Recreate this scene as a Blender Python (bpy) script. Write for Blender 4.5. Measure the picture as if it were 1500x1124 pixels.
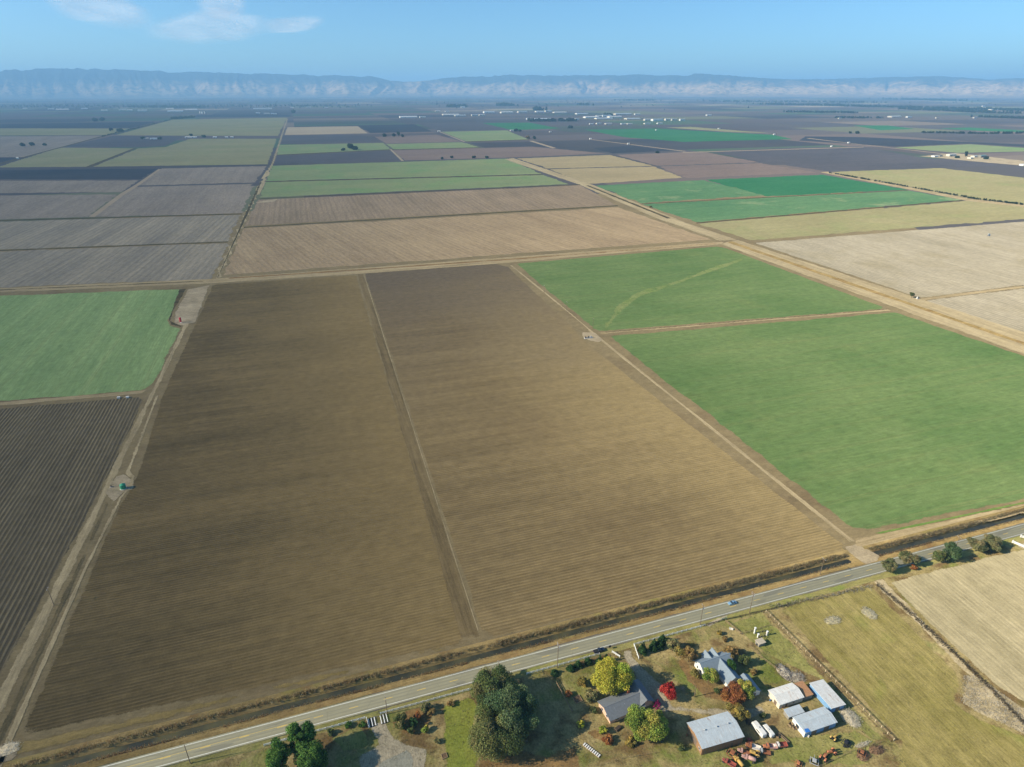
import bpy, bmesh, math, random
import numpy as np
from mathutils import Vector, Matrix, noise
from mathutils.geometry import tessellate_polygon, delaunay_2d_cdt

# ------------------------------------------------------------------ camera
# world axes follow the farm grid: +X runs along the road, +Y across the fields
FPX, CX, CY, HOR, HC = 920.0, 750.0, 562.0, 131.0, 240.0
PITCH = math.atan((CY - HOR) / FPX)
YAW = math.radians(72.2)
for o in list(bpy.data.objects): bpy.data.objects.remove(o)
sc = bpy.context.scene
C = sc.collection
cam_d = bpy.data.cameras.new('camera'); cam = bpy.data.objects.new('camera', cam_d); C.objects.link(cam)
cam.location = (0, 0, HC)
cam_d.sensor_width = 36; cam_d.lens = FPX / 1500 * 36
cam_d.clip_start = 1; cam_d.clip_end = 250000
cam.rotation_euler = (math.pi / 2 - PITCH, 0, -(math.pi / 2 - YAW))
sc.camera = cam

# ------------------------------------------------------------------ sky and sun
SUN_EL, SUN_DIR = math.radians(29), math.radians(-4)      # shadows fall along SUN_DIR (angle from +X)
w = bpy.data.worlds.new('World'); sc.world = w; w.use_nodes = True
wn = w.node_tree; bg = wn.nodes['Background']
sky = wn.nodes.new('ShaderNodeTexSky'); sky.sky_type = 'NISHITA'; sky.sun_disc = False
sky.sun_elevation = SUN_EL
sx, sy = -math.cos(SUN_DIR), -math.sin(SUN_DIR)           # horizontal direction towards the sun
sky.sun_rotation = math.atan2(sx, sy) % (2 * math.pi)
sky.altitude = 240; sky.air_density = 0.75; sky.dust_density = 1.0; sky.ozone_density = 7.0
bg.inputs['Strength'].default_value = 0.135
tint = wn.nodes.new('ShaderNodeMix'); tint.data_type = 'RGBA'; tint.blend_type = 'MULTIPLY'; tint.inputs[0].default_value = 1.0
tint.inputs[7].default_value = (0.9, 1.05, 0.96, 1)        # the photograph's even white balance
wn.links.new(sky.outputs[0], tint.inputs[6]); wn.links.new(tint.outputs[2], bg.inputs['Color'])
sl = bpy.data.lights.new('sun', 'SUN'); sl.energy = 5.0; sl.angle = math.radians(0.55); sl.color = (1.0, 0.9, 0.74)
so = bpy.data.objects.new('sun', sl); C.objects.link(so); so.location = (0, 0, 900)
so.rotation_euler = Vector((-sx * math.cos(SUN_EL), -sy * math.cos(SUN_EL), -math.sin(SUN_EL))).to_track_quat('-Z', 'Y').to_euler()
vs = sc.view_settings
vs.view_transform = 'Standard'; vs.look = 'None'; vs.exposure = 0.42; vs.gamma = 1; vs.use_curve_mapping = False
sc.cycles.use_denoising = True
sc.cycles.max_bounces = 5; sc.cycles.diffuse_bounces = 2; sc.cycles.glossy_bounces = 2
sc.cycles.transparent_max_bounces = 12; sc.cycles.volume_bounces = 3
HAZE_DENSITY, HAZE_COLOR = 5.2e-5, (0.34, 0.66, 0.98)

# ------------------------------------------------------------------ helpers
SA, CA = math.sin(YAW), math.cos(YAW)
def G(x, y, z=0.0):
    """photo pixel (1500 x 1124) -> world point on the horizontal plane at height z"""
    a, b = (x - CX) / FPX, -(y - CY) / FPX
    dx, dy, dz = a, math.cos(PITCH) + b * math.sin(PITCH), -math.sin(PITCH) + b * math.cos(PITCH)
    t = (z - HC) / dz
    gx, gy = dx * t, dy * t
    return (gx * SA + gy * CA, -gx * CA + gy * SA)
def lin(c):
    c /= 255.0
    return c / 12.92 if c <= 0.04045 else ((c + 0.055) / 1.055) ** 2.4
KALB = 0.96
def S(r, g, b, k=KALB): return tuple(min(0.86, lin(x) / k) for x in (r, g, b))

def link(o, parent=None):
    C.objects.link(o)
    if parent is not None: o.parent = parent
    return o
def tag(o, label=None, cat=None, group=None, kind=None):
    if label: o['label'] = label
    if cat: o['category'] = cat
    if group: o['group'] = group
    if kind: o['kind'] = kind
    return o
def thing(name, label, cat, loc=(0, 0, 0), rz=0.0, group=None):
    o = bpy.data.objects.new(name, None); C.objects.link(o)
    o.location = loc; o.rotation_euler = (0, 0, rz); o.empty_display_size = 1
    return tag(o, label, cat, group)

class MB:
    """collects simple shapes into one mesh"""
    def __init__(s): s.v = []; s.f = []
    def box(s, x0, x1, y0, y1, z0, z1):
        n = len(s.v)
        s.v += [(x0,y0,z0),(x1,y0,z0),(x1,y1,z0),(x0,y1,z0),(x0,y0,z1),(x1,y0,z1),(x1,y1,z1),(x0,y1,z1)]
        s.f += [tuple(n+i for i in q) for q in ((3,2,1,0),(4,5,6,7),(0,1,5,4),(1,2,6,5),(2,3,7,6),(3,0,4,7))]
        return s
    def tube(s, p, q, r0, r1, seg=7, caps=True):
        p, q = Vector(p), Vector(q); d = (q - p)
        if d.length < 1e-6: return s
        d.normalize(); a = d.orthogonal().normalized(); b = d.cross(a); n = len(s.v)
        for c, r in ((p, r0), (q, r1)):
            for i in range(seg):
                t = 2 * math.pi * i / seg
                s.v.append(tuple(c + a * (r * math.cos(t)) + b * (r * math.sin(t))))
        for i in range(seg):
            j = (i + 1) % seg
            s.f.append((n+i, n+j, n+seg+j, n+seg+i))
        if caps:
            s.f.append(tuple(n+i for i in reversed(range(seg)))); s.f.append(tuple(n+seg+i for i in range(seg)))
        return s
    def prism(s, prof, y0, y1, axis='y'):
        """profile in (x,z), extruded from y0 to y1 (axis 'x': profile in (y,z), extruded along x)"""
        n = len(s.v); k = len(prof)
        for yy in (y0, y1):
            for (a, z) in prof: s.v.append((a, yy, z) if axis == 'y' else (yy, a, z))
        s.f.append(tuple(n+i for i in range(k))); s.f.append(tuple(n+k+i for i in reversed(range(k))))
        for i in range(k):
            j = (i + 1) % k
            s.f.append((n+j, n+i, n+k+i, n+k+j))
        return s
    def poly(s, pts, faces):
        n = len(s.v); s.v += [tuple(p) for p in pts]; s.f += [tuple(n+i for i in f) for f in faces]; return s
    def lathe(s, prof, seg=14, c=(0, 0)):
        n = len(s.v); k = len(prof)
        for r, z in prof:
            for i in range(seg):
                t = 2*math.pi*i/seg; s.v.append((c[0]+r*math.cos(t), c[1]+r*math.sin(t), z))
        for a in range(k-1):
            for i in range(seg):
                j = (i+1) % seg; s.f.append((n+a*seg+i, n+a*seg+j, n+(a+1)*seg+j, n+(a+1)*seg+i))
        s.f.append(tuple(n+i for i in reversed(range(seg)))); s.f.append(tuple(n+(k-1)*seg+i for i in range(seg)))
        return s
    def build(s, name, m, parent=None, bevel=0.0, smooth=False):
        me = bpy.data.meshes.new(name); me.from_pydata(s.v, [], s.f)
        bm = bmesh.new(); bm.from_mesh(me)
        bmesh.ops.recalc_face_normals(bm, faces=bm.faces)
        if bevel: bmesh.ops.bevel(bm, geom=bm.edges[:], offset=bevel, segments=2, affect='EDGES', clamp_overlap=True)
        bm.to_mesh(me); bm.free()
        if smooth:
            for p in me.polygons: p.use_smooth = True
        me.materials.append(m)
        return link(bpy.data.objects.new(name, me), parent)

# ---- materials
class NT:
    def __init__(s, name):
        s.m = bpy.data.materials.new(name); s.m.use_nodes = True; s.t = s.m.node_tree; s.t.nodes.clear()
        s.out = s.t.nodes.new('ShaderNodeOutputMaterial')
    def n(s, typ, **kw):
        nd = s.t.nodes.new(typ)
        for k, v in kw.items(): setattr(nd, k, v)
        return nd
    def put(s, sock, v):
        if hasattr(v, 'links') or isinstance(v, bpy.types.NodeSocket): s.t.links.new(v, sock)
        elif isinstance(v, tuple) and len(v) == 3 and sock.type == 'RGBA': sock.default_value = (*v, 1)
        else: sock.default_value = v
    def math(s, op, a, b=None, c=None, clamp=False):
        nd = s.n('ShaderNodeMath', operation=op, use_clamp=clamp)
        s.put(nd.inputs[0], a)
        if b is not None: s.put(nd.inputs[1], b)
        if c is not None: s.put(nd.inputs[2], c)
        return nd.outputs[0]
    def mix(s, f, a, b, mode='MIX'):
        nd = s.n('ShaderNodeMix', data_type='RGBA', blend_type=mode)
        s.put(nd.inputs[0], f); s.put(nd.inputs[6], a); s.put(nd.inputs[7], b)
        return nd.outputs[2]
    def pos(s): return s.n('ShaderNodeNewGeometry').outputs['Position']
    def scaled(s, vec, sc3, rz=0.0):
        nd = s.n('ShaderNodeMapping'); s.put(nd.inputs['Vector'], vec)
        nd.inputs['Scale'].default_value = sc3; nd.inputs['Rotation'].default_value = (0, 0, rz)
        return nd.outputs[0]
    def noise(s, vec, scale, detail=3.0, rough=0.55, dist=0.0):
        nd = s.n('ShaderNodeTexNoise'); s.put(nd.inputs['Vector'], vec)
        nd.inputs['Scale'].default_value = scale; nd.inputs['Detail'].default_value = detail
        nd.inputs['Roughness'].default_value = rough; nd.inputs['Distortion'].default_value = dist
        return nd.outputs[0]
    def ramp(s, f, lo, hi, a=0.0, b=1.0):
        nd = s.n('ShaderNodeMapRange', clamp=True); s.put(nd.inputs[0], f)
        nd.inputs[1].default_value = lo; nd.inputs[2].default_value = hi
        nd.inputs[3].default_value = a; nd.inputs[4].default_value = b
        return nd.outputs[0]
    def bump(s, h, strength=0.5, dist=0.2):
        nd = s.n('ShaderNodeBump'); nd.inputs['Strength'].default_value = strength; nd.inputs['Distance'].default_value = dist
        s.put(nd.inputs['Height'], h); return nd.outputs[0]
    def finish(s, shader): s.t.links.new(shader, s.out.inputs['Surface']); return s.m

def plain(name, col, rough=0.7, metal=0.0, var=0.12, scale=1.5, spec=0.3, dirt=None, stain=None):
    t = NT(name); p = t.pos()
    n1 = t.noise(p, scale, 4); n2 = t.noise(p, scale * 7, 3)
    f = t.math('MULTIPLY_ADD', n1, 1.6, -0.3)
    c = t.mix(t.ramp(f, 0, 1), tuple(x*(1-var) for x in col), tuple(min(.9, x*(1+var)) for x in col))
    if stain:                                  # rust and run-off streaks down the slope
        st = t.noise(t.scaled(p, (1/.9, 1/5.0, 1/5.0)), 1.0, 4, .6); c = t.mix(t.math('MULTIPLY', t.ramp(st, .5, .72, 0, .75), t.ramp(n1, .4, .65)), c, stain)
    if dirt: c = t.mix(t.ramp(n2, 0.5, 0.75, 0, 0.7), c, dirt)
    b = t.n('ShaderNodeBsdfPrincipled'); t.put(b.inputs['Base Color'], c)
    b.inputs['Roughness'].default_value = rough; b.inputs['Metallic'].default_value = metal
    b.inputs['Specular IOR Level'].default_value = spec
    t.put(b.inputs['Normal'], t.bump(n2, 0.2, 0.02))
    return t.finish(b.outputs[0])

def land(name, c1, c2, dirn='u', rows=None, streak=(160, 5, 0.8), big=(90, 0.6), fine=0.45, patch=None, fade=False, bump=0.5, patch2=None, rz=0.0, grain=.6, zone=None, zone2=None, tram=None):
    """soil, crop or grass: colour mottles, streaks along the working direction, drill rows, fine grain"""
    t = NT(name); p = t.pos()
    if rz: p = t.scaled(p, (1, 1, 1), rz)
    al, ac = streak[0], streak[1]
    sv = t.scaled(p, (1/al, 1/ac, 1) if dirn == 'u' else (1/ac, 1/al, 1))
    sv2 = t.scaled(p, (1/(al*3.3), 1/(ac*4.7), 1) if dirn == 'u' else (1/(ac*4.7), 1/(al*3.3), 1))
    ns = t.noise(sv, 1.0, 4, 0.6); ns2 = t.noise(sv2, 1.0, 4, 0.55)
    nb = t.noise(p, 1/big[0], 5, 0.55)
    nf = t.math('ADD', t.math('MULTIPLY', t.noise(p, 1/1.3, 4, 0.7), .55), t.math('MULTIPLY', t.noise(p, 1/4.5, 4, .65), .45))
    f = t.math('MULTIPLY_ADD', t.math('SUBTRACT', ns, 0.5), streak[2]*1.6, 0.5)
    f = t.math('MULTIPLY_ADD', t.math('SUBTRACT', ns2, 0.5), streak[2]*1.6, f)
    f = t.math('MULTIPLY_ADD', t.math('SUBTRACT', nb, 0.5), big[1]*2.2, f)
    f = t.math('MULTIPLY_ADD', t.math('SUBTRACT', nf, 0.5), fine*2.2, f, clamp=True)
    c = t.mix(f, c1, c2)
    h = nf
    if rows:
        sp, rc, amt = rows
        sep = t.n('ShaderNodeSeparateXYZ'); t.put(sep.inputs[0], p)
        a = sep.outputs['Y'] if dirn == 'u' else sep.outputs['X']
        wob = t.noise(p, 1/28.0, 3)
        ph = t.math('MULTIPLY_ADD', wob, 2.2, t.math('MULTIPLY', a, 2*math.pi/sp))
        s1 = t.math('SINE', ph)
        s2 = t.ramp(s1, -0.2, 0.9)
        # rows fade in and out over the field
        vis = t.ramp(t.noise(sv2, 1.7, 3), 0.3, 0.65, 0.35, 1.0)
        c = t.mix(t.math('MULTIPLY', t.math('MULTIPLY', s2, vis), amt), c, rc)
        h = t.math('ADD', nf, t.math('MULTIPLY', s1, 0.35))
    for pt in (patch, patch2):
        if pt:
            pc, ps, lo, hi, amt = pt
            pn = t.noise(p, 1/ps, 5, 0.6, 0.4)
            c = t.mix(t.ramp(pn, lo, hi, 0, amt), c, pc)
    for zn in (zone2, zone):                   # broad colour change along one axis of the field: (axis, from, to, colour, amount)
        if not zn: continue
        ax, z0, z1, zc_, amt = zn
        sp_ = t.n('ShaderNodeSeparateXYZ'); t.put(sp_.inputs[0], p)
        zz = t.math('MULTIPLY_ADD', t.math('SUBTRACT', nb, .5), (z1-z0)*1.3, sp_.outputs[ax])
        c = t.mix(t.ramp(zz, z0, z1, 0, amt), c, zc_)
    if tram:                                   # faint sprayer tramlines
        sp_ = t.n('ShaderNodeSeparateXYZ'); t.put(sp_.inputs[0], p)
        q = t.math('DIVIDE', t.math('MULTIPLY_ADD', nb, 6.0, sp_.outputs['Y' if dirn == 'u' else 'X']), tram)
        dd = t.math('MULTIPLY', t.math('ABSOLUTE', t.math('SUBTRACT', t.math('FRACT', q), .5)), tram)
        ln = t.math('MULTIPLY', t.ramp(t.math('ABSOLUTE', t.math('SUBTRACT', dd, 1.0)), .25, .6, .3, 0), t.ramp(ns2, .35, .6))
        c = t.mix(ln, c, S(120, 112, 72))
    if grain:                                  # clods, stubble and tussocks
        sv3 = t.scaled(p, (1/(al*.11), 1/(ac*.22), 1) if dirn == 'u' else (1/(ac*.22), 1/(al*.11), 1))
        g1 = t.noise(sv3, 1.0, 4, .7); g2 = t.noise(p, 1/.8, 4, .75); g3 = t.noise(p, 1/7.0, 4, .65)
        g = t.math('ADD', t.math('ADD', t.math('MULTIPLY', g1, .4), t.math('MULTIPLY', g2, .35)), t.math('MULTIPLY', g3, .25))
        gv = t.ramp(g, .36, .64, 1-grain*.55, 1+grain*.55)
        vm = t.n('ShaderNodeVectorMath', operation='SCALE'); t.put(vm.inputs[0], c); t.put(vm.inputs['Scale'], gv); c = vm.outputs[0]
    b = t.n('ShaderNodeBsdfDiffuse'); b.inputs['Roughness'].default_value = 0.9
    t.put(b.inputs['Color'], c); t.put(b.inputs['Normal'], t.bump(h, bump, 0.25))
    sh = b.outputs[0]
    if fade:
        at = t.n('ShaderNodeAttribute', attribute_name='fade')
        nn = t.ramp(t.math('ADD', t.math('MULTIPLY', t.noise(p, 1/6.0, 5, 0.65), 0.5), t.math('MULTIPLY', t.noise(p, 1/.5, 4, .8), 0.5)), .3, .7)
        e = t.math('SUBTRACT', t.math('MULTIPLY', at.outputs['Fac'], 1.12), t.math('MULTIPLY_ADD', nn, .96, .04))
        al_ = t.math('GREATER_THAN', e, 0.0)
        tr = t.n('ShaderNodeBsdfTransparent'); mx = t.n('ShaderNodeMixShader')
        t.put(mx.inputs[0], al_); t.t.links.new(tr.outputs[0], mx.inputs[1]); t.t.links.new(sh, mx.inputs[2]); sh = mx.outputs[0]
    return t.finish(sh)

def foliage(name, rough=0.6, trans=0.35):
    t = NT(name)
    at = t.n('ShaderNodeAttribute', attribute_name='tint')
    d = t.n('ShaderNodeBsdfDiffuse'); t.put(d.inputs['Color'], at.outputs['Color'])
    tr = t.n('ShaderNodeBsdfTranslucent'); t.put(tr.inputs['Color'], at.outputs['Color'])
    mx = t.n('ShaderNodeMixShader'); mx.inputs[0].default_value = trans
    t.t.links.new(d.outputs[0], mx.inputs[1]); t.t.links.new(tr.outputs[0], mx.inputs[2])
    return t.finish(mx.outputs[0])

# ---- flat sheets with uneven outlines
_rng = random.Random(5)
def outline(pts, step, jit, seed):
    r = random.Random(seed); out = []
    n = len(pts)
    for i in range(n):
        a, b = Vector(pts[i]), Vector(pts[(i+1) % n]); L = (b-a).length
        k = max(1, min(60, int(L / step))); nrm = Vector((-(b-a).y, (b-a).x)).normalized() if L > 1e-6 else Vector((0, 0))
        for q in range(k):
            p = a.lerp(b, q / k)
            if q: p = p + nrm * (noise.noise((p.x*0.05, p.y*0.05, seed*3.7)) * jit * 1.6 + r.uniform(-.3, .3) * jit)
            out.append((p.x, p.y))
    return out
def area(p): return 0.5*sum(p[i][0]*p[(i+1)%len(p)][1]-p[(i+1)%len(p)][0]*p[i][1] for i in range(len(p)))
def edge_dist(Q, P):
    """distance of each point in Q to the outline P"""
    A_ = np.array(P); B_ = np.roll(A_, -1, 0); D = B_ - A_; L2 = (D*D).sum(1) + 1e-12
    W = Q[:, None, :] - A_[None]; t = np.clip((W*D[None]).sum(2)/L2[None], 0, 1)
    E_ = W - t[..., None]*D[None]
    return np.sqrt((E_*E_).sum(2).min(1))
def inner_points(p, d):
    """points inside the outline at half and full fade distance"""
    A_ = np.array(p); Nx = np.roll(A_, -1, 0); Pv = np.roll(A_, 1, 0); e = Nx - Pv; e /= np.linalg.norm(e, axis=1, keepdims=True) + 1e-9
    m = np.stack([-e[:, 1], e[:, 0]], 1); out = []
    for k in (.35, .7, 1.0):
        Q = A_ + m*(d*k); out.append(Q[edge_dist(Q, p) > d*k*.8])
    return np.concatenate(out)
_sheet_n = 0
def sheet(name, pts, z, m, label=None, px=True, fade=0.0, jit=0.0, step=None, kind='structure', parent=None):
    global _sheet_n; _sheet_n += 1; z = z + (_sheet_n % 25)*.001     # never two sheets in one plane
    P = [G(*p) for p in pts] if px else [tuple(p) for p in pts]
    if area(P) < 0: P.reverse()
    fade *= 1.5
    if jit or fade:
        per = sum((Vector(P[i])-Vector(P[i-1])).length for i in range(len(P)))
        P = outline(P, step or max(2.5, per/160), jit, _sheet_n)
    me = bpy.data.meshes.new(name)
    n = len(P)
    if fade:
        ip = inner_points(P, fade)
        vin = [Vector(q) for q in P] + [Vector(q) for q in ip]
        r_ = delaunay_2d_cdt(vin, [(i, (i+1) % n) for i in range(n)], [list(range(n))], 1, 1e-4)
        vv = np.array([(q.x, q.y) for q in r_[0]]); f = [tuple(q) for q in r_[2]]
        fd = np.clip(edge_dist(vv, P)/fade, 0, 1)
        v = [(q[0], q[1], z) for q in vv]
    else:
        v = [(a, b, z) for a, b in P]
        f = [tuple(t) for t in tessellate_polygon([[Vector((a, b, 0)) for a, b in P]])]
        fd = [1.0]*n
    me.from_pydata(v, [], f)
    bm = bmesh.new(); bm.from_mesh(me)
    for fc in bm.faces:
        if fc.normal.z < 0: fc.normal_flip()
    bm.to_mesh(me); bm.free()
    a = me.attributes.new('fade', 'FLOAT', 'POINT'); a.data.foreach_set('value', fd)
    me.materials.append(m)
    o = link(bpy.data.objects.new(name, me), parent)
    if parent is None: tag(o, label, None, None, kind)
    return o

def np_mesh(name, V, Q, m, tint=None, parent=None, per_face=4):
    """V (n,3), Q (k,4) quads or (k,3) tris, tint (n,3) point colours"""
    me = bpy.data.meshes.new(name)
    k = Q.shape[1]
    me.vertices.add(len(V)); me.vertices.foreach_set('co', V.astype(np.float32).ravel())
    me.loops.add(Q.size); me.loops.foreach_set('vertex_index', Q.astype(np.int32).ravel())
    me.polygons.add(len(Q)); me.polygons.foreach_set('loop_start', np.arange(0, Q.size, k, dtype=np.int32))
    me.polygons.foreach_set('loop_total', np.full(len(Q), k, dtype=np.int32))
    if tint is not None:
        a = me.attributes.new('tint', 'FLOAT_COLOR', 'POINT')
        a.data.foreach_set('color', np.hstack([tint, np.ones((len(V), 1))]).astype(np.float32).ravel())
    me.update(calc_edges=True); me.validate()
    me.materials.append(m)
    return link(bpy.data.objects.new(name, me), parent)

# ================================================================== THE SETTING
# ---- ground: one sheet to the horizon, with the roadside ditch cut into it
def ground_mat():
    t = NT('far_farmland'); p = t.pos()
    sep = t.n('ShaderNodeSeparateXYZ'); t.put(sep.inputs[0], p)
    def cells(su, sv, k):
        a = t.math('FLOOR', t.math('DIVIDE', sep.outputs['X'], su)); b = t.math('FLOOR', t.math('DIVIDE', sep.outputs['Y'], sv))
        cmb = t.n('ShaderNodeCombineXYZ'); t.put(cmb.inputs[0], a); t.put(cmb.inputs[1], b); cmb.inputs[2].default_value = k
        wn_ = t.n('ShaderNodeTexWhiteNoise', noise_dimensions='3D'); t.put(wn_.inputs['Vector'], cmb.outputs[0]); return wn_.outputs['Value']
    w1 = cells(810, 640, 1.3); w2 = cells(1620, 405, 4.1)
    r = t.n('ShaderNodeValToRGB'); t.put(r.inputs[0], w1); r.color_ramp.interpolation = 'CONSTANT'
    cols = [(0, S(92, 85, 84)), (.22, S(80, 77, 78)), (.4, S(118, 106, 94)), (.52, S(60, 62, 68)), (.64, S(104, 106, 82)), (.72, S(106, 94, 88)), (.84, S(72, 92, 72)), (.93, S(150, 138, 116))]
    e = r.color_ramp.elements
    for i, (q, c) in enumerate(cols):
        el = e[i] if i < 2 else e.new(q)
        el.position = q; el.color = (*c, 1)
    nb = t.noise(p, 1/600.0, 5); nf = t.noise(p, 1/9.0, 4)
    c = t.mix(t.ramp(w2, .6, .61, 0, .6), r.outputs[0], S(66, 64, 68))
    c = t.mix(t.ramp(nb, .45, .7, 0, .3), c, S(96, 88, 80))
    c = t.mix(t.ramp(nf, .3, .7, 0, .25), c, S(80, 72, 60))
    b = t.n('ShaderNodeBsdfDiffuse'); b.inputs['Roughness'].default_value = 1; t.put(b.inputs['Color'], c)
    t.put(b.inputs['Normal'], t.bump(nf, 0.3, 0.2))
    return t.finish(b.outputs[0])
def build_ground():
    U = [-45000, -20000, -8000, -3000, -1000, -500, -300] + list(range(-250, 262, 8)) + [262, 266, 270, 280, 284, 288] + list(range(296, 640, 8)) + [700, 1000, 3000, 8000, 20000, 45000]
    prof = [(203.2, 0), (204.6, -.45), (205.6, -1.25), (206.2, -1.6), (208.0, -1.6), (208.7, -1.2), (209.6, -.4), (210.8, 0.0), (211.6, 0.35), (213.0, 0.22), (214.2, 0)]
    Vv = [(-45000, 0), (-3000, 0), (0, 0), (100, 0), (180, 0)] + prof + [(240, 0), (400, 0), (900, 0), (3000, 0), (10000, 0), (45000, 0)]
    verts, faces = [], []
    for j, (v, z) in enumerate(Vv):
        for i, u in enumerate(U):
            zz = z
            if z:
                if 268 <= u <= 282 or -164 <= u <= -137 or u < -260 or u > 640: zz = 0.05
                else:
                    zz = z * (1 + 0.25*noise.noise((u*.06, v*.5, 1.7)))
            verts.append((u, v + (0.35*noise.noise((u*.05, v, 3.3)) if 203 < v < 214 else 0), zz))
    nu = len(U)
    for j in range(len(Vv)-1):
        for i in range(nu-1): faces.append((j*nu+i, j*nu+i+1, (j+1)*nu+i+1, (j+1)*nu+i))
    me = bpy.data.meshes.new('ground'); me.from_pydata(verts, [], faces)
    global FARM; FARM = ground_mat(); me.materials.append(FARM)
    bank = land('ditch_bank_soil', S(122, 106, 68), S(158, 136, 90), 'u', streak=(30, 2.5, .9), big=(25, .8), fine=.9, patch=(S(112, 88, 58), 14, .5, .68, .7), patch2=(S(128, 124, 62), 22, .55, .7, .6))
    me.materials.append(bank)
    for p in me.polygons:
        c = p.center
        if 201 < c.y < 216 and -260 < c.x < 640: p.material_index = 1
    o = link(bpy.data.objects.new('ground', me)); tag(o, 'flat valley floor of brown farmland reaching to the hills', kind='structure')
build_ground()

TAN = S(172, 148, 108)
M = {}
M['base'] = land('bare_earth', S(114, 101, 73), S(136, 120, 87), 'u', streak=(40, 6, .6), big=(70, .6), patch=(S(104, 88, 64), 40, .5, .7, .6))
M['base_far'] = FARM
M['plain_soil'] = land('brown_farmland', S(62, 63, 66), S(80, 76, 77), 'u', streak=(300, 40, .5), big=(400, .6))
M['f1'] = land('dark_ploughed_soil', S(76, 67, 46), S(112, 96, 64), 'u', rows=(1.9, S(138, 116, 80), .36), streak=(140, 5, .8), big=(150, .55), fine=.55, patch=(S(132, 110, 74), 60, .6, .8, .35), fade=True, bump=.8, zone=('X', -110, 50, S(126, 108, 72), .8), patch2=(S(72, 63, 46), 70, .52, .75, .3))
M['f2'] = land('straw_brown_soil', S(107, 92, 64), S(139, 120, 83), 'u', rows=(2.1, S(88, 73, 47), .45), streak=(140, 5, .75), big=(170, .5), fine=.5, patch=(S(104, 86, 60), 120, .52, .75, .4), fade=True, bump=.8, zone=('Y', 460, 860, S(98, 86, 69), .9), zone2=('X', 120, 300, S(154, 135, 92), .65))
M['f3'] = land('rowed_soil', S(74, 66, 52), S(96, 86, 66), 'v', rows=(2.7, S(146, 132, 100), .55), streak=(120, 5, .7), big=(140, .5), fade=True, bump=.9)
M['green1'] = land('young_wheat', S(110, 132, 84), S(136, 154, 100), 'v', tram=24, streak=(200, 7, .9), big=(120, .4), fine=.3, fade=True, bump=.2)
M['green2'] = land('green_crop', S(79, 103, 57), S(108, 123, 75), 'u', tram=27, streak=(120, 9, .5), big=(120, .7), fine=.25, fade=True, bump=.2, patch=(S(116, 122, 74), 90, .58, .8, .5))
M['green3'] = land('pale_green_crop', S(108, 122, 84), S(128, 134, 92), 'u', streak=(220, 16, .6), big=(180, .7), fine=.2, bump=.2, patch=(S(98, 132, 78), 150, .5, .7, .6))
M['green4'] = land('deep_green_crop', S(72, 108, 72), S(98, 126, 84), 'u', streak=(200, 20, .6), big=(200, .6), fine=.2, bump=.2, patch=(S(148, 150, 110), 110, .58, .75, .7))
M['teal'] = land('lush_green_crop', S(40, 96, 60), S(62, 110, 72), 'u', streak=(200, 20, .5), big=(200, .5), fine=.2, bump=.2)
M['pale'] = land('pale_stubble', S(136, 126, 103), S(164, 152, 127), 'v', rows=(6.5, S(190, 178, 152), .4), streak=(220, 8, .8), big=(120, .5), fine=.4, patch=(S(138, 126, 96), 70, .5, .72, .6), fade=True)
M['tangreen'] = land('tan_green_stubble', S(132, 124, 86), S(150, 141, 101), 'u', streak=(220, 16, .6), big=(150, .6), patch=(S(128, 134, 84), 120, .48, .7, .6))
M['b1'] = land('grey_brown_tilth', S(138, 118, 90), S(166, 144, 110), 'v', rows=(9, S(116, 98, 74), .28), streak=(170, 10, .9), big=(160, .6), rz=math.radians(-14))
M['b2'] = land('dull_brown_tilth', S(124, 108, 86), S(150, 130, 104), 'v', rows=(11, S(98, 86, 70), .3), streak=(200, 12, .9), big=(160, .5))
M['a1'] = land('grey_tilth', S(120, 112, 98), S(150, 138, 116), 'v', rows=(10, S(100, 94, 84), .35), streak=(220, 9, 1.0), big=(200, .5), rz=math.radians(6))
M['a2'] = land('grey_soil', S(116, 106, 94), S(138, 126, 110), 'v', streak=(300, 16, .9), big=(250, .5))
M['dark'] = land('dark_wet_soil', S(50, 53, 60), S(64, 65, 70), 'u', streak=(300, 30, .6), big=(300, .5))
M['purple'] = land('purple_brown_soil', S(70, 69, 72), S(88, 83, 84), 'u', streak=(300, 30, .6), big=(300, .5))
M['rose'] = land('rosy_brown_soil', S(106, 92, 84), S(124, 107, 96), 'u', streak=(300, 30, .6), big=(300, .6))
M['olive'] = land('olive_cover_crop', S(118, 116, 82), S(136, 130, 94), 'u', streak=(300, 30, .6), big=(260, .6), patch=(S(116, 124, 78), 250, .5, .7, .5))
M['tan'] = land('tan_dry_field', S(138, 124, 92), S(156, 140, 104), 'u', streak=(260, 22, .7), big=(220, .6))
M['sand'] = land('sandy_field', S(150, 134, 108), S(166, 148, 118), 'u', streak=(300, 30, .6), big=(300, .6))
M['track'] = land('dirt_track', S(138, 123, 92), S(172, 155, 119), 'v', streak=(60, 1.6, 1.2), big=(40, .5), fine=.6, fade=True)
M['track_u'] = land('farm_road_dirt', S(134, 118, 86), S(170, 151, 114), 'u', streak=(60, 1.6, 1.2), big=(40, .5), fine=.6, fade=True)
M['track_dk'] = land('damp_track', S(98, 84, 58), S(126, 109, 76), 'v', streak=(70, 1.4, 1.2), big=(40, .5), fine=.6, fade=True)
M['ditchline'] = land('ditch_weeds', S(58, 56, 40), S(96, 82, 54), 'u', streak=(12, 2, 1), big=(20, .9), fine=1.0, fade=True)
M['weedy'] = land('weedy_drain', S(86, 78, 56), S(120, 105, 74), 'v', streak=(14, 1.5, 1), big=(20, .9), fine=.9, fade=True)
M['reedline'] = land('brown_weeds', S(112, 84, 54), S(140, 112, 72), 'u', streak=(12, 2, 1), big=(20, .9), fine=1.0, fade=True)
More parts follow.
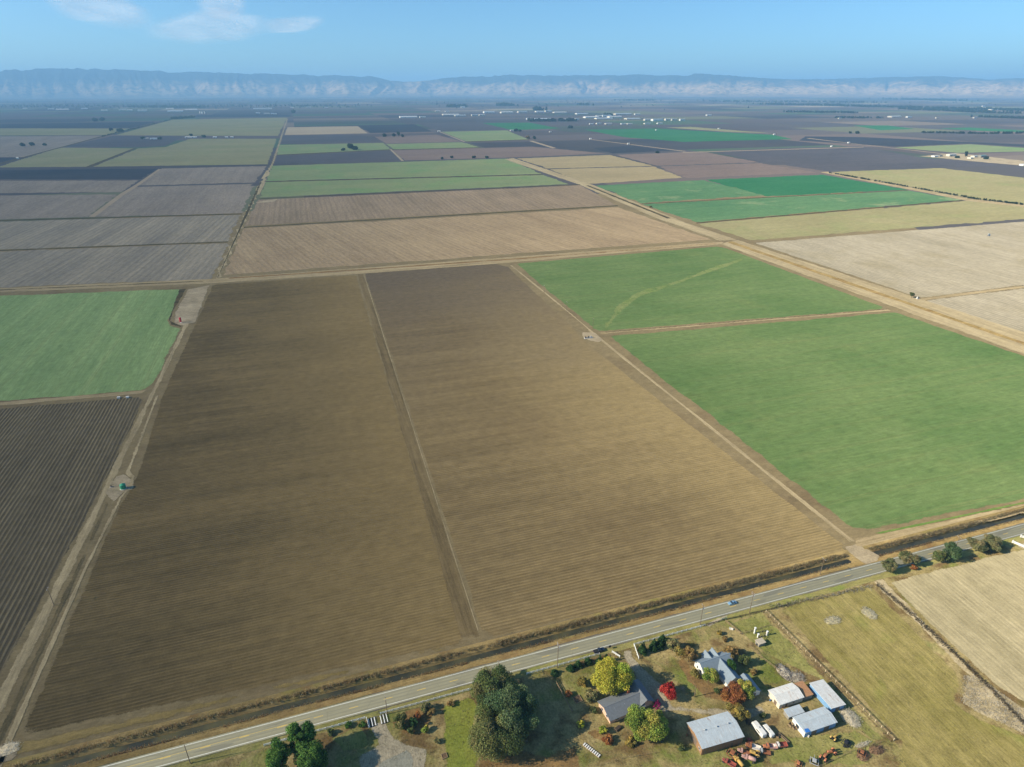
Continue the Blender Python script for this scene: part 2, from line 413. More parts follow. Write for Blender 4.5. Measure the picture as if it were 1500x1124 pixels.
M['farroad'] = land('far_road', S(138, 122, 100), S(154, 138, 114), 'u', streak=(100, 20, .4), big=(100, .4), grain=0)
M['pad'] = land('gravel_pad', S(136, 122, 96), S(172, 156, 126), 'u', streak=(14, 5, .6), big=(18, .8), fine=.7, fade=True)
M['verge'] = land('dry_verge', S(128, 108, 66), S(160, 136, 88), 'u', streak=(40, 2.5, .9), big=(30, .8), fine=.8, patch=(S(118, 86, 56), 22, .52, .7, .7), fade=True, grain=.85)
M['verge_g'] = land('grassy_verge', S(128, 122, 70), S(150, 140, 88), 'u', streak=(40, 2.5, .7), big=(24, .9), fine=.8, patch=(S(110, 126, 54), 18, .52, .7, .7), fade=True, grain=.85)
M['yard'] = land('farmyard_grass', S(128, 115, 72), S(164, 146, 100), 'v', streak=(14, 4, .5), big=(22, 1.0), fine=.9, patch=(S(100, 78, 50), 15, .5, .62, .8), patch2=(S(100, 116, 46), 24, .52, .66, .7), grain=.9)
M['lawn'] = land('lawn', S(112, 122, 50), S(136, 136, 62), 'v', streak=(12, 3, .4), big=(16, .8), fine=.7, fade=True, grain=.85)
M['grassy'] = land('rough_grass', S(116, 118, 60), S(146, 138, 84), 'v', streak=(20, 4, .5), big=(18, 1.0), fine=.9, patch=(S(150, 134, 94), 14, .55, .7, .6), fade=True, grain=.85)
M['litter'] = land('leaf_litter', S(112, 90, 58), S(142, 114, 72), 'v', streak=(9, 4, .4), big=(9, 1.1), fine=1.0, fade=True, grain=.85)
M['drive'] = land('gravel_drive', S(146, 136, 112), S(170, 158, 132), 'v', streak=(12, 3, .5), big=(12, .8), fine=.6, fade=True, grain=.85)
M['asph'] = land('worn_yard_paving', S(136, 134, 118), S(152, 148, 130), 'v', streak=(12, 3, .5), big=(9, .8), fine=.4, fade=True)
M['pasture'] = land('mown_pasture', S(126, 116, 64), S(151, 137, 86), 'v', streak=(70, 3.2, 1.2), big=(34, .7), fine=.5, patch=(S(118, 126, 52), 30, .56, .74, .8), fade=True, grain=.85)
M['hay'] = land('grey_tan_hayfield', S(150, 138, 104), S(176, 162, 126), 'v', rows=(2.6, S(146, 134, 100), .25), streak=(90, 3, .9), big=(50, .6), fine=.7, fade=True, rz=math.radians(4))
M['brush'] = land('dry_brush_ground', S(150, 134, 98), S(184, 168, 134), 'v', streak=(14, 4, .5), big=(9, 1.1), fine=1.0, fade=True)

Z0, Z1, Z2, Z3, Z4 = 0.03, 0.06, 0.09, 0.12, 0.15
# base sheets under the fields
sheet('ground_strip', [(-420, 214.3), (640, 214.3), (900, 560), (1150, 1000), (1500, 1500), (-900, 1500), (-900, 560)], 0.015, M['base'], 'tan bare earth between the nearer fields', px=False)
sheet('farmland', [(0, 252), (-200, 252), (-200, 172), (1700, 172), (1700, 262), (1500, 262)], 0.01, M['base_far'], 'brown open farmland in the middle distance', jit=0)
FIELDS = [
 # name, material key, pixel outline, label, fade, jitter
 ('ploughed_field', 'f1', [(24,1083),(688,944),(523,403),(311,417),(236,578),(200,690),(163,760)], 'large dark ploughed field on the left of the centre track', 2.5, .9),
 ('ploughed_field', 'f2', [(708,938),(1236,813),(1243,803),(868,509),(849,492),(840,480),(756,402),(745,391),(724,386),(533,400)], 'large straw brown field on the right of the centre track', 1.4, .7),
 ('green_field', 'green1', [(-60,435),(271,423),(248,470),(252,477),(267,481),(228,560),(212,573),(-60,594)], 'pale green crop field on the left beside the red tank', 3, 1.5),
 ('rowed_field', 'f3', [(-60,603),(205,581),(212,586),(150,720),(-10,1015),(-60,1030)], 'dark field with light crop rows at the left edge', 2, .8),
 ('green_field', 'green2', [(754,386),(1050,361),(1066,364),(1298,451),(1290,454),(877,486),(868,482)], 'green crop field with a pale curved streak beyond the pump', 3, 1.5),
 ('green_field', 'green2', [(889,492),(1312,457),(1560,541),(1560,722),(1420,750),(1275,779),(1248,776),(1236,768)], 'large green crop field on the right above the road', 3, 1.5),
 ('stubble_field', 'pale', [(1103,356),(1530,322),(1530,415),(1348,437)], 'pale stubble field on the right with light stripes', 3, 1.5),
 ('stubble_field', 'pale', [(1352,440),(1530,418),(1530,494),(1496,489)], 'small pale stubble corner below the far pump tree', 3, 1.5),
 ('stubble_field', 'tangreen', [(1025,328),(1415,294.5),(1530,300),(1530,319),(1100,352)], 'tan green stubble strip above the pale stubble field', 0, 5),
 ('green_field', 'green4', [(872,272),(1030,264),(1120,286),(938,298)], 'left upper corner of the split green crop field', 0, 5),
 ('green_field', 'teal', [(1033,263.5),(1205,256),(1330,278),(1124,288)], 'lush deep green crop field in the right middle distance', 0, 5),
 ('green_field', 'green4', [(942,299.5),(1120,290),(1332,279.5),(1408,293),(1020,325.5)], 'lower green crop strip with tan patches on the right', 0, 5),
 ('tilled_field', 'b1', [(327,403),(357,335),(640,319.5),(905,304),(1042,351)], 'grey brown tilled field just beyond the cross road', 0, 3),
 ('tilled_field', 'b2', [(358.5,331),(378,293),(850,271.5),(902,300.5)], 'dull brown tilled field second beyond the cross road', 0, 3),
 ('green_field', 'green3', [(381,289.5),(389,267),(796,256.5),(833,270)], 'lower pale green crop strip beyond the brown fields', 0, 5),
 ('green_field', 'green3', [(389.5,265.5),(399,243),(743,232.5),(793,255)], 'upper pale green crop strip beyond the brown fields', 0, 5),
 ('tilled_field', 'a1', [(-60,371),(333,356.5),(310,409),(-60,423)], 'grey tilled field left of the canal nearest the cross road', 0, 5),
 ('tilled_field', 'a1', [(-60,327),(353,315),(334,353.5),(-60,368)], 'grey tilled field left of the canal second from the cross road', 0, 5),
 ('tilled_field', 'a2', [(-60,287),(172,285),(130,318),(-60,323)], 'pale grey tilled field at the left edge', 0, 5),
 ('tilled_field', 'a2', [(182,284),(197,274),(371,269.5),(355,312.5),(137,318)], 'grey tilled field left of the canal third from the cross road', 0, 5),
 ('tilled_field', 'a2', [(-60,265),(203,264.5),(178,281.5),(-60,284)], 'thin grey field strip at the left edge', 0, 5),
 ('tilled_field', 'dark', [(-60,249.5),(232,247.5),(206,262.5),(-60,263)], 'dark blue grey field strip at the left edge', 0, 5),
 ('tilled_field', 'a2', [(237,247),(391,243.5),(373,267.5),(202,272)], 'grey field corner left of the canal below the olive fields', 0, 5),
 ('cover_field', 'olive', [(-60,246),(127,244.5),(196,217.5),(88,216.5),(-60,262)], 'olive green field at the left with a dark diagonal edge', 0, 5),
 ('cover_field', 'olive', [(136,244.5),(392,241),(405,203.5),(279,203.5),(243,215.5),(203,217.5)], 'wide olive green field left of the canal', 0, 5),
 ('tilled_field', 'purple', [(94,215),(196,216),(242,214),(269,200),(165,199.5)], 'purple brown field holding the small white farmhouse', 0, 5),
 ('cover_field', 'olive', [(170,198),(252,175.5),(421,172.5),(407,199),(272,199)], 'sandy olive field below the far left town', 0, 5),
 ('tilled_field', 'dark', [(-60,239),(0,238),(26,231.5),(-60,231.5)], 'small dark field wedge at the left edge', 0, 5),
 ('tilled_field', 'a2', [(-60,230.5),(38,230.5),(152,199.5),(-60,200)], 'grey blue field with three dark trees at the left edge', 0, 5),
 ('cover_field', 'olive', [(-60,199),(156,198),(190,188.5),(-60,188.5)], 'thin grey olive strip at the far left', 0, 5),
 ('tilled_field', 'dark', [(-60,183.5),(120,180),(228,178.5),(193,187.5),(-60,188)], 'long dark blue strip at the far left', 0, 5),
 ('orchard_field', 'dark', [(288,168.3),(426,168),(425,171.2),(285,171.8)], 'thin dark strip in front of the far left sheds', 0, 5),
 ('tilled_field', 'purple', [(402,240.5),(405.5,228.5),(573,220.5),(589,235.5)], 'purple brown strip right of the canal', 0, 5),
 ('tilled_field', 'rose', [(593,235.3),(575,220),(703,217),(780,215),(888,225),(750,231)], 'rosy brown strip with four small trees on its edge', 0, 5),
 ('green_field', 'green3', [(405.7,226.8),(408.5,212.5),(561,209.5),(572,218.8)], 'green strip right of the canal with a hedge below', 0, 5),
 ('green_field', 'green3', [(566,211.3),(677,208.5),(702,216),(577,219)], 'short green strip between brown fields at the centre', 0, 5),
 ('tilled_field', 'purple', [(409,211.5),(413,199),(500,197.3),(546,200.5),(561,208.5)], 'purple field right of the canal above the green strip', 0, 5),
 ('tilled_field', 'rose', [(549,200.5),(640,197.5),(676,207.5),(566,210.5)], 'rosy tan field below the row of dark cypress trees', 0, 5),
 ('tilled_field', 'sand', [(416.5,198),(421,186.5),(524,185),(539,195.5)], 'sandy grey field right of the canal', 0, 5),
 ('tilled_field', 'dark', [(528,184.7),(607,182.2),(634,193),(542,195)], 'dark blue square field at the centre', 0, 5),
 ('tilled_field', 'purple', [(612,182),(703,180),(746,190.3),(646,192.6)], 'blue brown field beside the teal green field', 0, 5),
 ('cover_field', 'green3', [(647,193.3),(742,191.2),(774,204.3),(683,207.3)], 'olive green field with a hedge along its lower edge', 0, 5),
 ('green_field', 'teal', [(707,180.3),(775,179.8),(820,188.2),(750,190.8)], 'small teal green field at the centre distance', 0, 5),
 ('cover_field', 'tan', [(757,232.3),(893,227.2),(957,243.2),(802,247)], 'upper tan field right of the green strips', 0, 5),
 ('cover_field', 'tan', [(805,248),(958,244.2),(1000,260.5),(858,270)], 'lower tan field right of the green strips', 0, 5),
 ('tilled_field', 'rose', [(902,227),(1028,222),(1112,238),(962,243)], 'rosy brown field right of the upper tan field', 0, 5),
 ('tilled_field', 'rose', [(965,244),(1113,239),(1196,253),(1006,261)], 'rosy brown field right of the lower tan field', 0, 5),
 ('tilled_field', 'purple', [(1038,221.5),(1165,216.5),(1262,214.5),(1346,230.5),(1480,242.5),(1370,246),(1213,251.5),(1115,237)], 'broad purple brown field at the right distance', 0, 5),
 ('tilled_field', 'dark', [(868,217),(925,214),(988,221),(897,225)], 'small dark purple field at the right centre', 0, 5),
 ('green_field', 'teal', [(856,190.2),(960,188.5),(1062,194),(1132,197.5),(1160,204),(1002,208),(915,201.3)], 'blue green field at the right centre distance', 0, 5),
 ('cover_field', 'olive', [(975,187),(1012,186),(1130,195.3),(1070,193.5)], 'thin olive strip above the blue green field', 0, 5),
 ('green_field', 'green3', [(1310,216.3),(1420,211.5),(1530,219),(1530,221.5),(1402,224)], 'bright green field behind the right farmstead', 0, 5),
 ('vineyard_field', 'tangreen', [(1217,252),(1378,246.5),(1530,264),(1530,301),(1425,291.5)], 'olive tan orchard field with a dark leafy edge at the right', 0, 5),
 ('tilled_field', 'dark', [(1170,206),(1180,200),(1260,201),(1530,213),(1530,217),(1420,210.5),(1310,215)], 'dark purple strip at the right distance', 0, 5),
 ('green_field', 'teal', [(1250,184),(1300,184),(1340,189),(1290,191)], 'small blue green patch at the right far distance', 0, 5),
 ('green_field', 'teal', [(1375,188.5),(1420,187),(1530,193),(1530,194.5),(1440,192)], 'thin blue green patch at the right far edge', 0, 5),
]
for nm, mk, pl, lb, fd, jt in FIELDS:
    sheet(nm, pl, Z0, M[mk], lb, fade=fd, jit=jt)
# pale curved scar in the green field
sheet('bare_patch', [(878,484),(888,470),(900,448),(930,428),(985,412),(1040,392),(1085,378),(1092,382),(1045,399),(990,418),(938,437),(915,455),(898,476),(890,485)], Z1, land('thin_crop', S(104,120,66), S(124,130,82), 'v', streak=(40,6,.5), big=(20,1.2), fade=True, patch=(S(80,104,54), 14, .55, .65, .6)), 'pale curved streak of thin crop across the green field', fade=5, jit=2)

# ---- dirt tracks, farm roads and drains
def strip(name, pts, z, m, label, fade=.8, jit=.5, px=False, step=None): return sheet(name, pts, z, m, label, px=px, fade=fade, jit=jit, step=step)
strip('dirt_track', [(676,946),(707,940),(532.5,400),(523,402)], Z1, M['track_dk'], 'brown dirt track between the two large ploughed fields', 1.5, .5, True)
strip('dirt_track', [(703.5,939),(706.3,938.4),(533,400),(531.6,400.2)], Z2, M['track'], 'pale wheel line along the right edge of the centre track', .3, .15, True)
strip('dirt_track', [(-159,205),(-150,205),(-148.2,300),(-146.5,380),(-146,470),(-144.5,560),(-139.5,905),(-145.5,905),(-151,560),(-153,470),(-154,380),(-156,300)], Z1, M['track'], 'pale dirt track along the left side of the dark field', 2, .8)
strip('drainage_ditch', [(-149,214),(-145,214),(-143.8,330),(-144.2,396),(-146.6,396),(-147.2,330)], Z2, M['weedy'], 'dark weedy drain beside the left dirt track', 1.2, .7)
strip('dirt_track', [(-145,205),(-141.3,205),(-140.5,330),(-137,400),(-133.5,412),(-134.5,424),(-139,432),(-142,560),(-144.5,560),(-142.5,430),(-137.5,421),(-136.5,411),(-140,399),(-143,330)], Z3, M['track'], 'thin pale wheel track curving round the green tank', .7, .3)
sheet('gravel_pad', [(152,722),(168,698),(182,694),(197,704),(198,716),(182,722),(166,738)], Z2, M['pad'], 'gravel pad under the green tank', fade=1.5, jit=.6)
sheet('gravel_pad', [(274,424),(309,417),(289,472),(268,478),(252,474),(256,456)], Z2, M['pad'], 'gravel pad beside the red tank', fade=3, jit=1.5)
sheet('dark_edge', [(262,424),(274,423),(255,455),(250,470),(266,477),(267,480),(249,476),(246,469)], Z1, M['ditchline'], 'dark earth bank curving round the red tank pad', fade=1.5, jit=.8)
sheet('farm_road', [(-60,600),(210,577),(216,571),(-60,594)], Z1, M['track_u'], 'pale farm road between the left green field and rowed field', fade=1.2, jit=.6)
# right track with the pump pad
strip('dirt_track', [(277.5,216),(282,216),(281.6,420),(282,560),(284,700),(285.5,884),(283,892),(281.5,884),(280.4,700),(279,600),(276,585),(275,572),(277.5,560),(278.2,420)], Z1, M['track'], 'pale dirt track along the right side of the straw brown field', .8, .4)
sheet('gravel_pad', [(852,487),(872,487),(884,497),(878,502),(862,499),(853,494)], Z2, M['pad'], 'pale earth pad under the pump by the right track', fade=1.2, jit=.5)
sheet('farm_road', [(873,487),(880,489.4),(1310,455.4),(1300,452.3)], Z1, M['track_u'], 'brown farm road between the two right green fields', fade=1.5, jit=.8)
sheet('drainage_ditch', [(884,486.3),(884,488),(1300,453.8),(1300,452.6)], Z2, M['ditchline'], 'dark drain between the two right green fields', fade=.6, jit=.4)
# cross road beyond the big fields
sheet('farm_road', [(-60,431.5),(300,416),(525,402),(740,386),(1062,358),(1062,353.5),(740,377),(525,392.5),(300,409),(-60,424.5)], Z1, M['track_u'], 'pale cross road beyond the big fields', fade=2, jit=.8)
sheet('drainage_ditch', [(-60,428.4),(300,412.7),(300,411.6),(-60,427)], Z2, M['ditchline'], 'weedy drain along the left part of the cross road', fade=.8, jit=.6)
sheet('drainage_ditch', [(330,409),(525,396.5),(740,381.5),(1050,357.5),(1050,356.3),(740,379.8),(525,394.8),(330,407.3)], Z2, M['reedline'], 'brown weedy drain along the cross road', fade=1.0, jit=.8)
# track going away from the junction
sheet('dirt_track', [(308,412),(326,406),(377,292),(392,262),(404,236),(423,174),(419,174),(396,240),(382,262),(366,293)], Z1, M['track'], 'long pale canal road running away to the far town', fade=1.5, jit=.8)
sheet('drainage_ditch', [(317,408),(320,407),(373,293),(384,266),(381,266),(368,293)], Z2, M['ditchline'], 'dark canal beside the long canal road', fade=1.2, jit=.8)
sheet('gravel_pad', [(372,297),(388,294),(408,291),(404,295),(384,297.5)], Z2, M['pad'], 'small pale pad beside the canal road', fade=2, jit=1)
# right hand farm roads
sheet('dirt_track', [(1052,357),(1080,351),(1500,486),(1560,506),(1560,540),(1500,520)], Z1, M['track'], 'broad tan dirt road between the green fields and pale stubble', fade=3, jit=1.5)
sheet('dirt_track', [(1064,355),(1072,353.5),(1500,501),(1560,521),(1560,527),(1500,506)], Z2, M['verge'], 'golden grass strip along the broad dirt road', fade=1.6, jit=1)
sheet('dirt_track', [(738,233.5),(752,231.5),(870,271),(1000,324),(1085,353),(1058,354.5),(965,322),(848,271)], Z1, M['track'], 'tan dirt road slanting past the split green field', fade=4, jit=2)
sheet('drainage_ditch', [(858,272),(862,271.5),(985,320.5),(978,321)], Z2, M['ditchline'], 'thin drain beside the slanting dirt road', fade=1.4, jit=1)
sheet('farm_road', [(1346,437),(1350,441),(1530,418.5),(1530,414)], Z1, M['track_u'], 'grey track across the pale stubble', fade=2, jit=1)
sheet('farm_road', [(1200,252.5),(1212,251.5),(1428,292),(1530,303),(1530,307),(1415,294.5)], Z1, M['track_u'], 'pale road below the orchard field', fade=4, jit=2)
sheet('farm_road', [(1181,202.9),(1185,202.5),(1265,212.2),(1398,226.8),(1393,227.1)], Z2, M['farroad'], 'thin pale road to the right farmstead', jit=0)
sheet('farm_road', [(1000,223.2),(1265,215.3),(1265,216),(1000,224)], Z2, M['farroad'], 'thin pale road across the purple fields', jit=0)
sheet('farm_road', [(863,204.5),(866,204.3),(1006,221.8),(1002,222.2)], Z2, M['farroad'], 'thin pale road beside the blue green field', jit=0)
sheet('farm_road', [(570,218.5),(573,218.5),(592,236),(588,236)], Z2, M['farroad'], 'short white road at the centre distance', jit=0)
sheet('farm_road', [(641,192.4),(643,192.3),(682,207.7),(679.5,208)], Z2, M['farroad'], 'pale road beside the olive hedge field', jit=0)
sheet('farm_road', [(775,206.8),(780,206.4),(815,217),(809,217.5)], Z2, M['farroad'], 'short pale road on the brown fields', jit=0)
sheet('gravel_pad', [(1345,229),(1400,224.3),(1530,239),(1530,246),(1440,238)], Z2, M['pad'], 'pale yard of the right farmstead', fade=8, jit=4)
for a, b, lb in [((-60,369.5),(334,354.5),'lower thin drain across the left grey fields'), ((-60,325),(355,313.6),'upper thin drain across the left grey fields'),
                 ((357,333.3),(905,301.6),'thin drain between the two brown fields'), ((389,266.5),(795,256),'thin drain between the pale green strips'),
                 ((380,291.5),(850,270.7),'thin drain below the pale green strips'), ((1020,327),(1410,293.8),'thin drain below the split green field'),
                 ((940,298.8),(1330,278.8),'thin drain across the split green field'), ((405,227.6),(572,219.6),'hedge line below the left green strip'),
                 ((574,219.6),(702,216.6),'hedge line below the short green strip'), ((683,207.8),(775,204.8),'hedge line below the olive field')]:
    hw = .7 if a[1] > 300 else .45
    sheet('drainage_ditch', [(a[0], a[1]-hw), (b[0], b[1]-hw), (b[0], b[1]+hw), (a[0], a[1]+hw)], Z2, M['ditchline'], lb)
sheet('hedge_line', [(-60,257),(0,240.8),(60,224.5),(150,200.6),(252,175.8),(249,175.8),(146,200.4),(56,224.3),(0,239.4),(-60,255.5)], Z2, M['ditchline'], 'dark diagonal drain at the far left')
sheet('hedge_line', [(124,245.3),(132,245.3),(200,217.3),(196,217.3)], Z2, M['ditchline'], 'dark diagonal drain between the olive fields')
sheet('hedge_line', [(130,318),(139,318),(184,284),(205,271),(236,248),(232,248),(198,271),(176,284)], Z1, M['farroad'], 'pale diagonal track between the left grey fields', jit=0)

# ---- the paved road
RV = 196.8
def road_mat():
    t = NT('road_asphalt'); p = t.pos()
    n1 = t.noise(p, 1/7.0, 5, .6); n2 = t.noise(t.scaled(p, (1/60, 1/0.8, 1)), 1.0, 4); n3 = t.noise(p, 2.5, 4)
    f = t.math('ADD', t.math('MULTIPLY', n1, .6), t.math('MULTIPLY', n2, .5))
    c = t.mix(t.ramp(f, .3, .8), S(134, 128, 102), S(158, 151, 120))
    c = t.mix(t.ramp(n3, .55, .8, 0, .3), c, S(104, 100, 82))
    sp_ = t.n('ShaderNodeSeparateXYZ'); t.put(sp_.inputs[0], p)
    dv = t.math('ABSOLUTE', t.math('SUBTRACT', t.math('ABSOLUTE', t.math('SUBTRACT', sp_.outputs['Y'], RV)), 1.65))
    wear = t.math('MULTIPLY', t.ramp(t.math('ABSOLUTE', t.math('SUBTRACT', dv, .8)), .1, .5, .45, 0), t.ramp(n1, .3, .7, .4, 1))
    c = t.mix(wear, c, S(112, 107, 90))                    # tyre-polished wheel paths
    ptc = t.noise(t.scaled(p, (1/24, 1/3.3, 1)), 1.0, 1, .3)
    c = t.mix(t.ramp(ptc, .62, .635, 0, .5), c, S(110, 106, 92))   # patched lengths
    vor = t.n('ShaderNodeTexVoronoi', feature='DISTANCE_TO_EDGE'); t.put(vor.inputs['Vector'], t.scaled(p, (1/9, 1/4, 1))); vor.inputs['Scale'].default_value = 1.0
    c = t.mix(t.ramp(vor.outputs['Distance'], 0.0, 0.012, .3, 0), c, S(92, 88, 74))
    b = t.n('ShaderNodeBsdfPrincipled'); t.put(b.inputs['Base Color'], c); b.inputs['Roughness'].default_value = .85; b.inputs['Specular IOR Level'].default_value = .3
    t.put(b.inputs['Normal'], t.bump(n3, .25, .02))
    return t.finish(b.outputs[0])
strip('verge', [(-300,200.5),(700,200.5),(700,204.2),(-300,204.2)], Z0, M['verge'], 'dry grass verge between the road and the ditch', .6, .5)
strip('verge', [(-300,188.6),(700,188.6),(700,193.2),(-300,193.2)], Z0, M['verge_g'], 'grassy verge on the farmhouse side of the road', .9, .6)
def build_road():
    me_o = sheet('road', [(-300, RV-3.9), (700, RV-3.9), (700, RV+3.9), (-300, RV+3.9)], Z1, road_mat(), 'pale grey two lane country road with yellow centre line', px=False, jit=.16, step=18)
    wm = plain('white_road_paint', S(225, 222, 205), .7, var=.25, scale=.8, dirt=S(150, 144, 128)); ym = plain('yellow_road_paint', S(222, 182, 80), .7, var=.25, scale=.8, dirt=S(150, 140, 112))
    for k, vv in enumerate((RV-3.18, RV+3.18)):
        MB().box(-300, 700, vv-.11, vv+.11, Z1+.004, Z1+.012).build('edge_line', wm, me_o)
    me = None
    for k in range(-11, 36):
        u = 21.2 + 14.63*k
        if me is None:
            o = MB().box(-1.9, 1.9, -.13, .13, 0, .008).build('centre_dash', ym, me_o); me = o.data
        else: o = link(bpy.data.objects.new('centre_dash', me), me_o)
        o.location = (u, RV, Z1+.006)
    MB().box(-300, -26, RV+.28, RV+.42, Z1+.004, Z1+.012).build('no_passing_line', ym, me_o)
build_road()
# culvert crossing from the road to the right track
sheet('crossing', [(270.5,200.6),(280,200.6),(286,203.5),(282,213),(285,217),(271,217),(270.5,213),(270.5,204)], Z2, M['pad'], 'pale earth crossing over the ditch by the road', px=False, fade=1.0, jit=.5)
# water in the ditch
def water_mat():
    t = NT('ditch_water'); p = t.pos(); n = t.noise(p, .8, 3); n2 = t.noise(p, 1/12.0, 4)
    b = t.n('ShaderNodeBsdfPrincipled'); t.put(b.inputs['Base Color'], t.mix(t.ramp(n2, .4, .65), (.035, .035, .02), (.085, .075, .03)))
    b.inputs['Roughness'].default_value = .18; b.inputs['Specular IOR Level'].default_value = .4
    t.put(b.inputs['Normal'], t.bump(n, .08, .05)); return t.finish(b.outputs[0])
WM = water_mat()
sheet('ditch_water', [(-255, 205.3), (267, 205.3), (267, 208.6), (-255, 208.6)], -1.12, WM, 'greenish water in the roadside ditch left of the crossing', px=False)
sheet('ditch_water', [(283, 204.9), (635, 204.9), (635, 208.9), (283, 208.9)], -0.92, WM, 'dark water in the roadside ditch right of the crossing', px=False)
strip('field_margin', [(-200,214.3),(268,214.3),(268,217.5),(57,219),(46,217.5),(-60,220),(-139,223.5),(-200,225)], Z2, land('straw_margin', S(122,106,64), S(150,130,84), 'u', streak=(50,1.8,1.0), big=(40,.7), fine=.7, fade=True), 'straw coloured field margin above the ditch', 2.6, .7)
sheet('field_margin', [(1250,786),(1275,783),(1420,753),(1560,722),(1560,742),(1420,773),(1262,806),(1246,800)], Z2, M['track_u'], 'bare brown strip between the big green field and the ditch', fade=2, jit=.8)
sheet('grass_strip', [(1275,781.5),(1420,751.5),(1560,722),(1560,726),(1420,756),(1290,783)], Z3, land('rank_grass', S(84,112,52), S(112,128,66), 'u', streak=(30,1.5,.7), big=(20,.8), fade=True), 'rank green grass strip along the lower edge of the big green field', fade=.7, jit=.4)
sheet('gravel_pad', [(-20,1100),(10,1080),(28,1092),(30,1108),(0,1124),(-20,1124)], Z3, M['pad'], 'pale rubble patch at the bottom left corner', fade=2, jit=1)

# ---- the near side: farmyard, pasture, hayfield
sheet('farmyard', [(-260, -40), (640, -40), (640, 189.2), (-260, 189.2)], 0.012, M['yard'], 'patchy dry grass around the farmsteads', px=False)
sheet('pasture', [(1136,890),(1200,873),(1262,855),(1280,860),(1340,920),(1405,985),(1412,1005),(1402,1030),(1440,1052),(1560,1100),(1560,1200),(1290,1200),(1310,1112),(1314,1086)], Z0, M['pasture'], 'brown green mown pasture at the right of the farm', fade=2.5, jit=.8)
sheet('hayfield', [(1296,850),(1360,836),(1480,806),(1570,790),(1570,1080),(1450,1000)], Z0, M['hay'], 'grey tan hayfield at the lower right', fade=2, jit=.8)
sheet('field_margin', [(1276,850),(1292,846),(1300,853),(1370,925),(1425,985),(1520,1068),(1510,1075),(1418,990),(1340,912),(1290,868)], Z1, M['brush'], 'pale weedy boundary between pasture and hayfield', fade=1.2, jit=.8)
sheet('brush_patch', [(1412,985),(1430,988),(1570,1082),(1570,1112),(1470,1064),(1405,1032)], Z2, M['brush'], 'patch of dry pale brush at the bottom right', fade=2, jit=1)
sheet('lawn', [(643,1030),(690,1012),(706,1030),(702,1070),(712,1100),(690,1150),(650,1150)], Z0, M['lawn'], 'green lawn left of the big tree', fade=2.5, jit=1)
sheet('lawn', [(350,1115),(400,1090),(410,1150),(330,1150)], Z0, M['grassy'], 'rough grass at the bottom left beside the road', fade=2, jit=1)
sheet('lawn', [(476,1080),(530,1060),(545,1095),(500,1105)], Z0, M['grassy'], 'small front lawn by the white gate', fade=1.5, jit=.6)
sheet('driveway', [(537,1062),(566,1050),(580,1080),(632,1098),(618,1150),(530,1150),(520,1110),(552,1090)], Z1, M['drive'], 'pale driveway behind the white gate', fade=1.6, jit=.8)
sheet('paved_pad', [(556,1118),(600,1096),(608,1120),(580,1150),(540,1150)], Z2, M['asph'], 'grey paved pad in the left yard', fade=.4, jit=.15)
sheet('leaf_litter', [(566,1062),(590,1040),(632,1030),(640,1045),(628,1072),(590,1080)], Z0, M['litter'], 'brown leaf litter under the left shrubs', fade=2, jit=1)
sheet('leaf_litter', [(700,1100),(760,1088),(800,1100),(850,1085),(860,1150),(690,1150)], Z0, M['litter'], 'brown leaf litter below the big trees', fade=3, jit=1.2)
sheet('leaf_litter', [(850,1068),(880,1062),(910,1078),(890,1095),(858,1085)], Z1, M['litter'], 'orange leaf litter below the dark roofed house', fade=2, jit=1)
sheet('leaf_litter', [(985,962),(1004,955),(1020,985),(1040,1000),(1068,1016),(1090,1040),(1030,1026),(1000,1000)], Z0, M['litter'], 'golden leaf litter between the two houses', fade=2.5, jit=1)
sheet('driveway', [(905,952),(926,946),(934,966),(944,978),(972,1000),(985,1030),(1030,1035),(1068,1036),(1110,1030),(1130,1040),(1098,1062),(1060,1052),(1000,1046),(965,1048),(948,1025),(925,985)], Z1, M['drive'], 'grey gravel drive past the two houses', fade=2, jit=.9)
sheet('driveway', [(1030,916),(1058,902),(1072,900),(1060,908),(1040,919)], Z1, M['drive'], 'short paved apron at the road by the green gate', fade=.7, jit=.3)
sheet('paddock', [(1066,910),(1118,897),(1300,1085),(1280,1090),(1240,1050),(1200,1000),(1120,960)], Z0, M['grassy'], 'green paddock inside the wooden fence', fade=2, jit=1)
sheet('paddock', [(1140,1075),(1180,1075),(1250,1066),(1300,1090),(1270,1124),(1120,1124)], Z0, M['grassy'], 'rough grass around the old machinery', fade=2, jit=1)
sheet('driveway', [(1486,800),(1500,795),(1570,782),(1570,800),(1500,806)], Z1, M['drive'], 'grey driveway at the right edge by the white wall', fade=.6, jit=.3)

# ---- hills at the edge of the valley
def hill_mat():
    t = NT('hill_grass'); p = t.pos()
    sep = t.n('ShaderNodeSeparateXYZ'); t.put(sep.inputs[0], p)
    n1 = t.noise(p, 1/900.0, 6, .6); n2 = t.noise(p, 1/220.0, 5, .65)
    hgt = t.ramp(sep.outputs['Z'], 260, 760)
    f = t.math('ADD', t.math('MULTIPLY', n1, .9), t.math('MULTIPLY', hgt, .55))
    c = t.mix(t.ramp(f, .46, .76), S(206, 170, 124), S(48, 56, 46))
    c = t.mix(t.ramp(n2, .46, .62, 0, .75), c, S(50, 58, 44))
    c = t.mix(t.ramp(sep.outputs['Z'], 25, 150, .85, 0), c, S(112, 98, 80))
    c = t.mix(t.ramp(sep.outputs['X'], -16000, -2000, .75, 0), c, S(64, 72, 60))
    b = t.n('ShaderNodeBsdfDiffuse'); b.inputs['Roughness'].default_value = 1; t.put(b.inputs['Color'], c)
    return t.finish(b.outputs[0])
